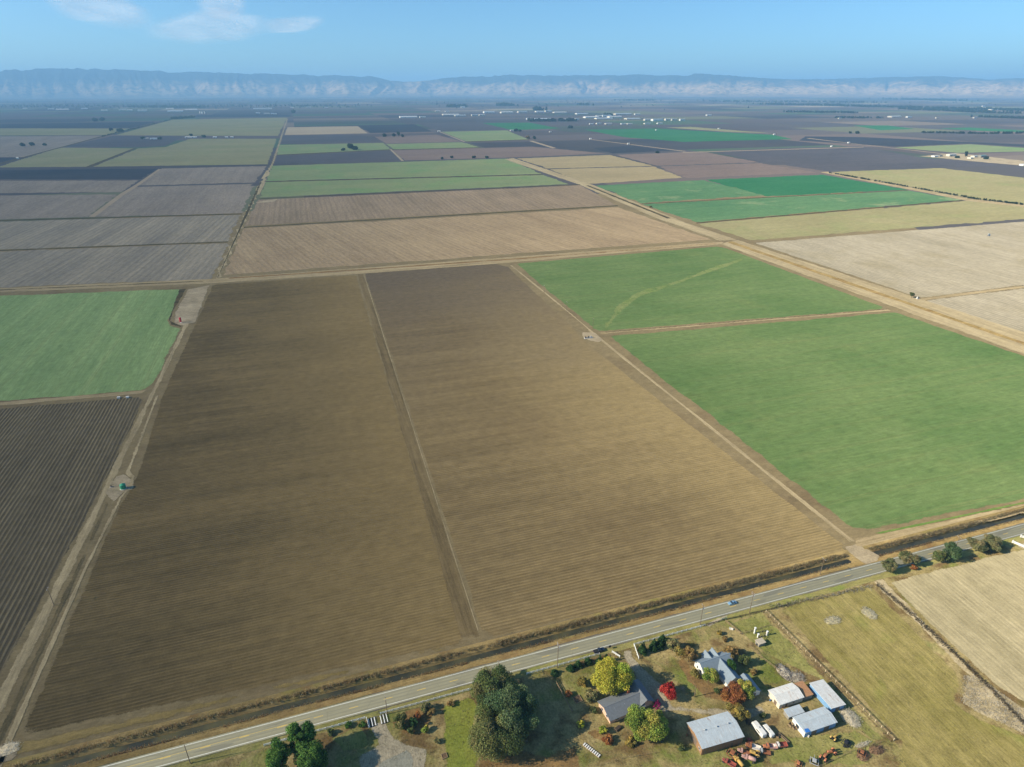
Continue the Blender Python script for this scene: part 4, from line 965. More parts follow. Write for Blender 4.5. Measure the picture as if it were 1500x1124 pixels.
def rail_fence(name, label, pts, hgt, gap, rails, m, pw=.1, group=None, pm=None, rt=.06, rh=.13):
    """posts with rails between, along world points"""
    t = thing(name, label, 'fence', (*pts[0], 0), 0, group); ox, oy = pts[0]; cache = {}
    def post(x, y):
        if 'p' not in cache: o = MB().box(-pw, pw, -pw, pw, -.15, hgt).build('post', pm or m, t, bevel=.015); cache['p'] = o.data
        else: o = link(bpy.data.objects.new('post', cache['p']), t)
        o.location = (x-ox, y-oy, 0)
    for i in range(len(pts)-1):
        a, b = Vector(pts[i]), Vector(pts[i+1]); L = (b-a).length; n = max(1, round(L/gap)); ang = math.atan2((b-a).y, (b-a).x)
        for k in range(n + (1 if i == len(pts)-2 else 0)): p = a.lerp(b, k/n); post(p.x, p.y)
        for z in rails:
            o = MB().box(0, L, -rt/2, rt/2, z-rh/2, z+rh/2).build('rail', m, t); o.location = (a.x-ox, a.y-oy, 0); o.rotation_euler = (0, 0, ang)
    return t
def heap(name, label, px, ru, rv, hz, m, seed, cat='pile', stalks=None, kind=None):
    x, y = G(*px); t = thing(name, label, cat, (x, y, 0))
    mb = MB(); n, k = 26, 9; r = random.Random(seed)
    for i in range(k+1):
        s = i/k
        for j in range(n):
            th = 2*math.pi*j/n; q = 1 + .3*noise.noise((math.cos(th)*1.3+seed, math.sin(th)*1.3, s*2)); z = hz*(1-s*s)*(1 + .45*noise.noise((math.cos(th)*s*3+seed, math.sin(th)*s*3, 7.7)))
            mb.v.append((math.cos(th)*ru*q*s, math.sin(th)*rv*q*s, z - .05))
    for i in range(k):
        for j in range(n): mb.f.append((i*n+j, i*n+(j+1) % n, (i+1)*n+(j+1) % n, (i+1)*n+j))
    mb.build('mound', m, t, smooth=True)
    if stalks:
        R_ = rs(seed); num = int(ru*rv*40); th = R_.uniform(0, 6.28, num); q = np.sqrt(R_.uniform(0, 1, num))*1.05
        base = np.stack([np.cos(th)*q*ru, np.sin(th)*q*rv, np.clip(hz*(1-q*q), 0, None)*.7], 1)
        d = R_.normal(size=(num, 3)); d[:, 2] = np.abs(d[:, 2])*.8+.2; d /= np.linalg.norm(d, axis=1, keepdims=True)
        a = np.cross(d, R_.normal(size=(num, 3))); a /= np.linalg.norm(a, axis=1, keepdims=True); Ln = R_.uniform(.4, 1.3, (num, 1))
        V = np.stack([base-a*.07, base+a*.07, base+d*Ln+a*.03, base+d*Ln-a*.03], 1).reshape(-1, 3)
        col = np.array(stalks)[R_.integers(0, len(stalks), num)]*R_.uniform(.7, 1.25, (num, 1))
        o = np_mesh('stalks', V, np.arange(len(V)).reshape(-1, 4), DRY, np.repeat(col, 4, axis=0), t); o['kind'] = 'stuff'
    return t

# ================================================================== THE NEAR SIDE OF THE ROAD
# ---- reeds and weeds along the ditch
def reed_spots(u0, u1, v0, v1, n, seed, thr=-.25, zf=0.0):
    r = random.Random(seed); o = []
    while len(o) < n:
        u, v = r.uniform(u0, u1), r.triangular(v0, v1)
        if noise.noise((u*.05, v*.3, seed)) > thr or r.random() < .25: o.append((u, v, zf))
    return o
RC = [(.3,.2,.1), (.36,.27,.13), (.26,.2,.1), (.48,.38,.2), (.2,.19,.09), (.42,.33,.18)]
tufts('reeds', 'dry brown reeds along the ditch left of the crossing', reed_spots(-250, 60, 209.4, 212.0, 1700, 1, zf=-.1) + reed_spots(60, 267, 209.2, 212.4, 2000, 2, zf=-.1), .5, 1.3, RC, 3, per=7, wid=.07)
tufts('reeds', 'dry brown reeds along the ditch right of the crossing', reed_spots(284, 600, 209.0, 211.6, 2600, 4, zf=-.1), .4, 1.1, RC, 5, per=7, wid=.07)
tufts('weeds', 'golden weeds on the road side of the ditch', reed_spots(-250, 266, 203.6, 205.2, 2200, 6, 0, zf=-.3) + reed_spots(284, 600, 203.4, 204.8, 1500, 7, 0, zf=-.2), .25, .7, [(.34,.24,.1), (.26,.16,.08), (.3,.25,.14), (.2,.1,.05)], 8, per=4, wid=.1)
tufts('weeds', 'grey dry weeds on the verge above the pasture', [(*G(x, y), 0) for x, y in [(1130+1.15*k*.8 + random.Random(k).uniform(-4, 4), 890 - .235*k*.8 + random.Random(k+900).uniform(-2.2, 2.2)) for k in range(160)]], .4, 1.0, [(.36,.3,.2), (.28,.22,.14), (.42,.38,.28)], 9, per=6, wid=.1, spread=.5)
def in_poly(poly, n, seed):
    r = random.Random(seed); P = [G(*p) for p in poly]; xs = [p[0] for p in P]; ys = [p[1] for p in P]; o = []
    while len(o) < n:
        x, y = r.uniform(min(xs), max(xs)), r.uniform(min(ys), max(ys)); c = False; j = len(P)-1
        for i in range(len(P)):
            if (P[i][1] > y) != (P[j][1] > y) and x < (P[j][0]-P[i][0])*(y-P[i][1])/(P[j][1]-P[i][1])+P[i][0]: c = not c
            j = i
        if c: o.append((x, y, 0))
    return o
tufts('dry_brush', 'pale dry brush in the bottom right corner', in_poly([(1412,988),(1432,992),(1560,1084),(1560,1108),(1470,1060),(1408,1030)], 1500, 11), .15, .5, [(.62,.55,.42), (.55,.47,.34), (.68,.62,.5), (.36,.3,.2)], 12, per=5, wid=.09, spread=.5)
tufts('dry_brush', 'dark weeds along the boundary of the hayfield', [(*G(1284+t*(1510-1284)/700 + random.Random(t).gauss(0, 1.2), 856 + t*(1070-856)/700 - 6*math.sin(t/700*3.14) + random.Random(t+5000).gauss(0, 1.2)), 0) for t in range(700)], .3, .9, [(.17,.13,.08), (.24,.18,.11), (.12,.1,.06)], 13, per=4, wid=.1, spread=.4)

# ---- poles
for lb, uv, h, ar, tr_ in [
    ('wooden utility pole at the bottom left edge of the road', (-71.4, 191.2), 11, 0, False),
    ('wooden utility pole beside the white gate', (5.2, 189.2), 10.5, 1, False),
    ('wooden utility pole behind the big trees with a pale top', (55.0, 190.4), 12, 1, False),
    ('tall wooden utility pole beside the white fence near the dark pickup', (82.6, 189.2), 15, 2, True),
    ('wooden utility pole at the end of the white fence by the green gate', (159.1, 191.2), 13, 1, True),
    ('wooden utility pole nearest the blue car', (187.3, 190.4), 13.5, 2, True),
    ('wooden utility pole between the blue car and the roadside trees', (241.6, 202.2), 11, 1, False),
    ('wooden utility pole among the right roadside trees', (325.0, 192.0), 13, 1, False)]:
    utility_pole(lb, uv, h, ar, tr_)
utility_pole('lone pole casting a long shadow on the left ploughed field', (-149.6, 304.5), 11, 1, group='poles along the tracks')
for lb, p in (('farthest of three thin poles along the right dirt track', (797, 430)), ('middle of three thin poles along the right dirt track', (830, 455)), ('nearest of three thin poles along the right dirt track, by the pump', (868.5, 480))):
    utility_pole(lb, G(*p), 11, 1, group='poles along the tracks')
utility_pole('thin pole standing in the yard between the red tree and white house', G(1017, 1021), 6.5, 0, group='poles in the yard')

# ---- fences
FW = plain('white_fence_paint', S(236, 234, 226), .55, var=.06)
FV = 189.9
for lb, u0, u1 in [('white rail fence at the left of the white gate', -44, -4), ('white rail fence between the gate and the big trees', 2.4, 46), ('white rail fence right of the big trees', 68, 104), ('white rail fence in front of the dark conifers', 122, 161)]:
    rail_fence('rail_fence', lb, [(u0, FV), (u1, FV)], 1.35, 2.6, (.45, .85, 1.22), FW, .11, 'white rail fences along the road', rh=.16)
rail_fence('rail_fence', 'short white fence wing right of the house driveway', [(121.9, 189.4), (120.3, 182)], 1.35, 2.5, (.45, .85, 1.22), FW, .11, 'white rail fences along the road', rh=.2)
rail_fence('rail_fence', 'short white fence wing left of the house driveway beside the dark pickup', [(110.2, 189.2), (112.4, 185.6)], 1.35, 2.2, (.45, .85, 1.22), FW, .11, 'white rail fences along the road', rh=.2)
rail_fence('rail_fence', 'white fence wing at the left side of the gate', [(-3.4, 189.4), (-3.0, 185.2)], 1.4, 2.2, (.45, .85, 1.22), FW, .12, 'white rail fences along the road', rh=.24)
for lb, p in (('dark slatted grid lying left of the driveway behind the white gate', (545, 1059)), ('dark slatted grid lying right of the driveway behind the white gate', (562.5, 1054))):
    t = thing('cattle_grid', lb, 'cattle grid', (*G(*p), 0), math.radians(4)); dk = plain('dark_steel', (.03, .032, .035), .6)
    for y_ in (-2.0, 1.86): MB().box(-1.5, 1.5, y_, y_+.14, .05, .4).build('beam', dk, t)
    for k in range(5): MB().box(-1.4+k*.62, -1.12+k*.62, -2.05, 2.05, .41, .5).build('slat', dk if k % 2 else FW, t)
t = thing('mailbox', 'dark mailbox on a post by the road at the white gate', 'mailbox', (*G(555.5, 1045.5), 0))
MB().box(-.06, .06, -.06, .06, -.2, 1.1).build('post', POLE, t); MB().prism([(-.14, 1.1), (.14, 1.1), (.14, 1.3), (.1, 1.38), (0, 1.42), (-.1, 1.38), (-.14, 1.3)], -.3, .3).build('box', plain('black_mailbox', (.02, .02, .022), .4), t)
t = thing('mailbox', 'dark mailbox beside the dark pickup at the road', 'mailbox', (*G(893, 950.5), 0))
MB().box(-.06, .06, -.06, .06, -.2, 1.1).build('post', POLE, t); MB().box(-.5, .5, -.35, .35, 1.1, 1.9).build('box', plain('black_mailbox', (.02, .02, .022), .4), t, bevel=.06)
# wooden double fence along the paddock
A0, A1 = G(1122, 897), G(1309, 1085)
rail_fence('wooden_fence', 'long weathered wooden post and rail fence between paddock and pasture', [A0, A1], 1.4, 3.0, (.5, 1.0, 1.3), WOOD, .13, rh=.14, pm=plain('pale_fence_post', S(206, 188, 150), .9))
B0, B1 = (A0[0]-1.6, A0[1]), (A1[0]-1.6, A1[1])
rail_fence('wooden_fence', 'inner dark rail fence running beside the long wooden fence', [B0, B1], 1.15, 3.6, (.55, 1.05), plain('dark_fence_wood', S(104, 84, 62), .9), .1, rh=.12)
rail_fence('wooden_fence', 'dark fence along the road verge in front of the paddock', [G(1031, 918), G(1060, 909.5), G(1123, 895.5), G(1152, 888)], 1.2, 3.2, (.4, .8, 1.1), plain('dark_fence_wood2', S(92, 78, 60), .9), .09)
rail_fence('wooden_fence', 'short wooden pen fence below the green gate', [G(1063, 911), G(1084, 929)], 1.3, 2.4, (.5, .9, 1.2), WOOD, .12)
rail_fence('wooden_fence', 'thin pen fence across the paddock behind the stone hut', [G(1086, 930), G(1128, 917)], 1.1, 3.0, (.5, 1.0), WOOD, .08)
rail_fence('wooden_fence', 'wooden pen fence from the stone hut to the sheds', [G(1098, 946), G(1115, 964), G(1142, 984)], 1.2, 2.6, (.5, 1.0), WOOD, .1)
rail_fence('wooden_fence', 'leaning board fence in shade right of the big trees', [G(815, 1002), G(838, 1044)], 1.5, 2.6, (.5, .9, 1.3), WOOD, .12, rh=.22)
rail_fence('wire_fence', 'thin post fence below the green tree', [G(880, 1122), G(912, 1112), G(960, 1104)], 1.1, 3.2, (.9,), WOOD, .07, rh=.05)
rail_fence('wire_fence', 'thin post fence between old machinery and pasture', [G(1200, 1124), G(1246, 1102), G(1290, 1088)], 1.1, 3.4, (.5, 1.0), WOOD, .07, rh=.05)
rail_fence('gate', 'small pale green metal gate by the road at the paddock corner', [G(1057, 909), G(1064, 907.5)], 1.4, 3.4, (.3, .6, .9, 1.2), plain('green_gate_paint', S(150, 190, 150), .5), .09)
# white walls at the right edge
for lb, a, b in (('white wall along the driveway at the right edge, nearer one', (1483, 795), (1530, 815)), ('white wall along the driveway at the right edge, farther one', (1495, 787), (1530, 797))):
    p, q = G(*a), G(*b); t = thing('garden_wall', lb, 'wall', (*p, 0), math.atan2(q[1]-p[1], q[0]-p[0])); L = math.dist(p, q)
    MB().box(0, L, -.15, .15, -.1, 1.3).build('wall', WHITE, t); MB().box(-.1, L+.1, -.22, .22, 1.3, 1.42).build('coping', TRIM, t)
    MB().box(-.35, .35, -.35, .35, -.1, 1.7).build('gate_pier', WHITE, t, bevel=.03)

# ---- houses and sheds
r6 = math.radians(6)
h1 = gable('house', 'low house with dark roof and pinkish walls between the two yellow green trees', 'house', 92.6, 109.2, 157.0, 166.2, 2.7, 1.9, 'u', 'pink', 'dark', .6, r6, doors=[('f', .55, 1.0, 2.05)], wins=[('f', .2, 1.6, 1.2, .95), ('f', .78, 1.8, 1.2, .95), ('l', .3, 1.2, 1.1, 1.0), ('l', .7, 1.2, 1.1, 1.0)])
gable('wing', '', '', 107.2, 114.2, 157.6, 168.6, 2.71, 2.2, 'v', 'pink', 'dark', .6, parent=h1, wins=[('r', .5, 1.4, 1.1, 1.0)])
MB().box(4.6, 5.6, 2.3, 3.2, 3.5, 5.6).build('chimney', plain('chimney_brick', S(170, 96, 70), .9, var=.2), h1)
for x in (-4.5, 0.5): MB().tube((x, -1.6, 3.7), (x, -1.6, 4.2), .12, .12, 8).build('roof_vent', STEEL, h1)
h2 = gable('house', 'white farmhouse with blue grey roof behind the small yellow green tree', 'house', 143, 158.5, 163.8, 171.2, 3.2, 2.6, 'u', 'white', 'slate', .5, math.radians(2), wins=[('f', .12, 1.1, 1.3, 1.0), ('f', .34, 1.1, 1.3, 1.0), ('l', .35, .9, 1.3, 1.0), ('l', .7, .9, 1.3, 1.0)], doors=[('f', .48, 1.0, 2.1)])
gable('wing', '', '', 149.6, 156.4, 156.2, 166.6, 3.0, 2.5, 'v', 'white', 'slate', .45, parent=h2, wins=[('l', .3, 1.0, 1.2, 1.0), ('l', .7, 1.0, 1.2, 1.0)])
for du_ in (149.5, 153.3): gable('dormer', '', '', du_-1.5, du_+1.5, 168.0, 173.0, 3.6, 1.8, 'v', 'white', 'slate', .3, parent=h2, wins=[('r', .5, .8, 1.0, 2.2)])
MB().box(149.8-150.75, 156.2-150.75, -13.2, -11.4, .05, .35).build('porch_step', plain('porch_concrete', S(190, 184, 168), .8), h2)
barn = gable('barn', 'large metal roofed barn with brown ribbed walls', 'barn', 121.8, 140.4, 132.4, 143.6, 4.3, 1.5, 'u', 'brown', 'metal', .35, math.radians(-2), doors=[('l', .5, 3.4, 3.4), ('f', .75, 1.0, 2.1)], wins=[('l', .15, 1.0, .9, 1.4)], ribs=1.15, seams=1.55)
for x in (-5.2, 0.3, 5.6): MB().lathe([(.12, 5.75), (.12, 6.15), (.3, 6.2), (.32, 6.4), (.1, 6.6)], 10, (x, 0)).build('ridge_vent', STEEL, barn)
gable('cottage', 'small grey roofed outbuilding behind the rust red tree', 'shed', 156.4, 161.6, 149.0, 157.4, 2.5, 1.7, 'v', 'white', 'slate', .4, wins=[('r', .5, .8, .9, 1.0)], doors=[('l', .5, .9, 2.0)])
sa = gable('shed', 'white roofed shed with a rusty lean-to at its right', 'shed', 164.8, 177.0, 140.4, 147.6, 2.9, 1.0, 'u', 'cream', 'white', .3, doors=[('l', .35, 1.6, 2.2), ('f', .3, 1.0, 2.0)], wins=[('f', .6, 1.0, .8, 1.2)], seams=1.1)
gable('lean_to', '', '', 177.5, 182.2, 140.6, 147.0, 2.3, .5, 'u', 'grey', 'rust', .25, parent=sa, shed=True)
gable('shed', 'long white flat roofed shed nearest the wooden fence', 'shed', 184.4, 191.4, 132.2, 144.8, 2.7, .45, 'v', 'blue', 'white', .35, shed=True, doors=[('l', .5, 2.2, 2.1)], seams=1.4)
gable('lean_shed', 'low narrow shed with a pale roof between the two larger sheds', 'shed', 165.2, 172.8, 134.9, 138.0, 2.0, .4, 'u', 'grey', 'metal', .25, shed=True, doors=[('f', .4, .9, 1.7)])
se = gable('shed', 'metal roofed shed with blue front wall and a white gable end', 'shed', 165.9, 181.6, 126.4, 133.6, 3.0, .9, 'u', 'blue', 'metal', .3, doors=[('f', .3, 2.6, 2.3), ('f', .7, 2.6, 2.3)], seams=1.2)
MB().box(-7.92, -7.87, -3.55, 3.55, 0, 2.9).build('end_wall', WHITE, se); MB().box(-7.97, -7.925, -.3, 1.3, .9, 2.3).build('opening', GLASS, se)
MB().poly([(-7.8, -3.8, 3.2), (-5.6, -3.9, 3.18), (-5.9, -2.6, 3.52), (-7.6, -2.4, 3.58), (-7.8, -3.8, 3.28), (-5.6, -3.9, 3.26), (-5.9, -2.6, 3.60), (-7.6, -2.4, 3.66)], [(0, 3, 2, 1), (4, 5, 6, 7), (0, 1, 5, 4), (1, 2, 6, 5), (2, 3, 7, 6), (3, 0, 4, 7)]).build('tarpaulin', plain('blue_tarpaulin', S(60, 120, 190), .5), se)
# stone hut and posts in the paddock
t = thing('stone_hut', 'tiny stone hut with a slab roof in the paddock', 'hut', (*G(1113, 944), 0), .05)
MB().box(-1.8, 1.8, -1.3, 1.3, -.1, 1.9).build('wall', MW['grey'], t, bevel=.05); MB().box(-2.1, 2.1, -1.6, 1.6, 1.9, 2.15).build('roof_slab', plain('stone_slab', S(186, 172, 146), .9, var=.2), t, bevel=.06); MB().box(-1.84, -1.8, -.5, .4, 0, 1.3).build('doorway', GLASS, t)
for lb, p, hh in (('white post left of the stone hut', (1105, 928), 3.6), ('thick white pillar right of the stone hut', (1123, 931), 2.6), ('short white pillar just above the stone hut', (1110, 934), 2.2)):
    t = thing('stone_pillar', lb, 'pillar', (*G(*p), 0)); MB().box(-.32, .32, -.32, .32, -.1, hh).build('shaft', WHITE, t, bevel=.04); MB().box(-.42, .42, -.42, .42, hh, hh+.16).build('cap', TRIM, t)
t = thing('pipe_rack', 'wooden frame on posts above the stone hut', 'frame', (*G(1116, 932), 0), .5)
for s in (-1, 1):
    for q in (-1, 1): MB().box(s*2.6-.08, s*2.6+.08, q*.9-.08, q*.9+.08, -.1, 1.5).build('post', WOOD, t)
for q in (-1, 0, 1): MB().box(-2.9, 2.9, q*.9-.07, q*.9+.07, 1.5, 1.62).build('beam', WOOD, t)
t = thing('water_trough', 'white trough by the pen fence below the green gate', 'trough', (*G(1071, 922), 0), -.7)
MB().box(-.9, .9, -.4, .4, .05, .16).box(-.9, .9, -.4, -.34, .16, .7).box(-.9, .9, .34, .4, .16, .7).box(-.9, -.84, -.34, .34, .16, .7).box(.84, .9, -.34, .34, .16, .7).build('tub', WHITE, t)
for x in (-.7, .7): MB().box(x-.06, x+.06, -.35, .35, -.05, .05).build('foot', WOOD, t)

# ---- trailers, car, pickup
def caravan(label, px, L, k):
    t = thing('travel_trailer', label, 'trailer', (*G(*px), Z1), math.radians(93))
    MB().prism([(-L, .5), (L, .5), (L*1.06, 1.0), (L*1.0, 2.2*k), (L*.8, 2.45*k), (-L*.85, 2.45*k), (-L, 2.2*k)], -1.05*k, 1.05*k).build('body', WHITE, t, bevel=.12)
    for s in (-1, 1):
        MB().box(-L*.5, L*.1, s*1.05*k-.02, s*1.05*k+.02, 1.3, 1.9).build('window', GLASS, t); wheel(t, -.1, s*.95*k, .36)
    MB().tube((L, 0, .55), (L+1.3, 0, .5), .06, .05).build('hitch', STEEL, t); MB().box(-.3, .3, -.2, .2, 2.45*k, 2.6*k).build('roof_vent', STEEL, t)
caravan('larger white travel trailer parked right of the barn', (1111, 1072), 3.3, 1.05); caravan('smaller white travel trailer right of the larger one', (1125, 1074), 2.6, .9)
CARP = plain('light_blue_car_paint', (.24, .42, .55), .25, .2, var=.04, spec=.6); TRKP = plain('dark_blue_truck_paint', (.02, .03, .055), .25, .2, var=.05, spec=.6)
car('car', 'light blue car driving along the road', (182.8, 198.5), math.pi, CARP)
car('pickup', 'dark blue pickup parked beside the road by the white fence', (104.6, 191.7), 0.05, TRKP, 'pickup', 'pickup')

# ---- old machinery in the yard
OR = plain('faded_orange_paint', S(186, 118, 78), .6, var=.25, dirt=S(120, 72, 44)); RD = plain('faded_red_paint', S(156, 84, 70), .6, var=.25, dirt=S(116, 66, 46)); YE = plain('faded_yellow_paint', S(194, 158, 84), .6, var=.2, dirt=S(150, 110, 60))
RU = plain('rusty_steel', S(150, 96, 64), .9, var=.35, dirt=S(96, 58, 40)); PK = plain('chalky_pink_paint', S(188, 148, 134), .7, var=.2, dirt=S(140, 92, 72)); GY = plain('chalky_grey_paint', S(176, 176, 172), .7, var=.2, dirt=S(130, 112, 92)); WT = plain('chalky_white_paint', S(222, 214, 200), .6, var=.15, dirt=S(160, 120, 92)); BK = plain('black_machine_paint', (.03, .03, .035), .6)
G6 = 'old farm machines in the yard'
old_truck('old white truck with a red bed at the right end of the machine row', (1141, 1094), 2.9, WT, RD, 1.0, group=G6)
old_truck('old orange and pink truck second from the right end of the machine row', (1126, 1096), 2.8, OR, PK, 1.0, group=G6)
old_truck('old grey truck in the middle of the machine row', (1117, 1103), 2.6, GY, RU, .95, flat=True, group=G6)
old_truck('old truck with a long white bed left of the grey truck', (1101, 1096), 2.45, RU, WT, 1.05, group=G6)
tractor('yellow old tractor between the grey truck and the pink trucks', (1106, 1107), 2.4, YE, 1.15, group=G6)
old_truck('old pink tank truck in the machine row', (1095, 1113), 2.4, PK, PK, 1.0, tank=True, group=G6)
old_truck('old pink flatbed truck behind the pink tank truck', (1088, 1103), 2.5, PK, RU, .9, flat=True, group=G6)
implement('rusty brown machine at the left end of the machine row near the barn', (1072, 1107), .5, RU, 1.4, 'old_harvester', 'harvester', group=G6)
old_truck('yellow tank truck at the bottom edge left of the machine row', (1080, 1117), 1.7, YE, YE, .95, tank=True, group=G6)
old_truck('red truck at the bottom edge below the barn corner', (1066, 1119), 2.2, RD, RD, .95, group=G6)
implement('small red implement between the trailers and the machine row', (1097, 1086), 1.2, RD, .8, group=G6)
tractor('orange tractor right of the machine row, nearer the camera', (1206, 1112), .4, OR, 1.15, group=G6)
tractor('orange tractor right of the machine row, nearer the sheds', (1218, 1104), 2.9, OR, 1.05, group=G6)
tractor('small yellow orange tractor below the blue walled shed', (1221, 1083), .3, YE, 1.0, group=G6)
implement('black towed implement below the blue walled shed', (1239, 1091), 2.0, BK, 1.2, n=7, group=G6)
implement('grey towed implement at the bottom edge', (1192, 1118), .8, GY, 1.2, group=G6)
implement('orange towed implement at the bottom edge', (1169, 1121), 2.2, OR, 1.0, group=G6)
implement('rusty harrow left of the brush heaps, right of the machines', (1262, 1105), .6, RU, 1.1, n=8, group=G6)
# long wooden beam stack
t = thing('timber_stack', 'stack of dark timber right of the old white truck', 'timber', (*G(1148, 1082), 0), -1.3)
for i in range(4):
    for j in range(2): MB().box(-2.6, 2.6, -.6+i*.32, -.32+i*.32, .02+j*.26, .26+j*.26).build('beam', WOOD if (i+j) % 2 else plain('dark_beam', S(86, 70, 52), .9), t)
t = thing('slatted_bench', 'pale slatted pallet stack near the bottom, left of the green tree', 'pallets', (*G(867, 1100), 0), -1.05)
for j in range(9): MB().box(-4+j*.9, -3.5+j*.9, -.7, .7, .35, .5).build('slat', WHITE, t)
MB().box(-4.1, 4.1, -.7, -.55, -.05, .35).box(-4.1, 4.1, .55, .7, -.05, .35).build('bearer', WOOD, t)
for lb, p, s in (('square wooden planter bed between the shaded fence and the house', (846, 1025), 1.7), ('small square wooden planter on the left lawn', (651, 1108), 1.1)):
    t = thing('planter_bed', lb, 'planter', (*G(*p), 0), .1)
    for (x0, x1, y0, y1) in ((-s, s, -s, -s+.15), (-s, s, s-.15, s), (-s, -s+.15, -s+.15, s-.15), (s-.15, s, -s+.15, s-.15)): MB().box(x0, x1, y0, y1, -.05, .45).build('board', WOOD, t)
    MB().box(-s+.15, s-.15, -s+.15, s-.15, -.05, .3).build('soil', plain('bed_soil', S(96, 76, 54), .95), t)
# heaps
ST = [(.66,.6,.44), (.56,.5,.35), (.72,.66,.52)]
STR = plain('straw_heap', S(196, 182, 138), .95, var=.4, scale=1.6, dirt=S(140, 124, 86)); RUB = plain('rubble', S(190, 178, 152), .95, var=.3, scale=2, dirt=S(130, 112, 86)); BRU = plain('brush_heap', S(138, 108, 78), .95, var=.35, scale=1.5, dirt=S(96, 70, 50))
heap('straw_heap', 'pale straw heap on the pasture, left one', (1220, 909), 4.6, 2.4, .55, STR, 1, 'heap', ST)
heap('straw_heap', 'pale straw heap on the pasture, right one', (1273, 899), 3.2, 4.2, .55, STR, 2, 'heap', ST)
heap('rubble_heap', 'pale rubble heap right of the blue walled shed', (1246, 1052), 3.6, 4.6, .8, RUB, 3, 'heap', ST)
heap('brush_heap', 'brown brush heap on the pasture edge, left of two', (1265, 1108), 3.0, 2.0, .9, BRU, 4, 'heap', [(.24,.16,.1), (.3,.2,.13)])
heap('brush_heap', 'brown brush heap on the pasture edge, right of two', (1284, 1099), 3.4, 2.0, .9, BRU, 5, 'heap', [(.24,.16,.1), (.3,.2,.13)])
heap('scrap_heap', 'grey scrap heap along the pen fence above the sheds', (1150, 986), 3.0, 5.0, .8, RUB, 6, 'heap', [(.4,.38,.36), (.3,.22,.16), (.2,.2,.22)])
heap('scrap_heap', 'long pale scrap heap between the pen fence and the rusty lean-to', (1167, 993), 4.0, 3.0, .7, RUB, 7, 'heap', [(.5,.46,.38), (.36,.26,.18)])
heap('straw_heap', 'row of pale stones in the rough grass below the rubble', (1264, 1091), 4.0, .9, .5, RUB, 8, 'heap', ST)

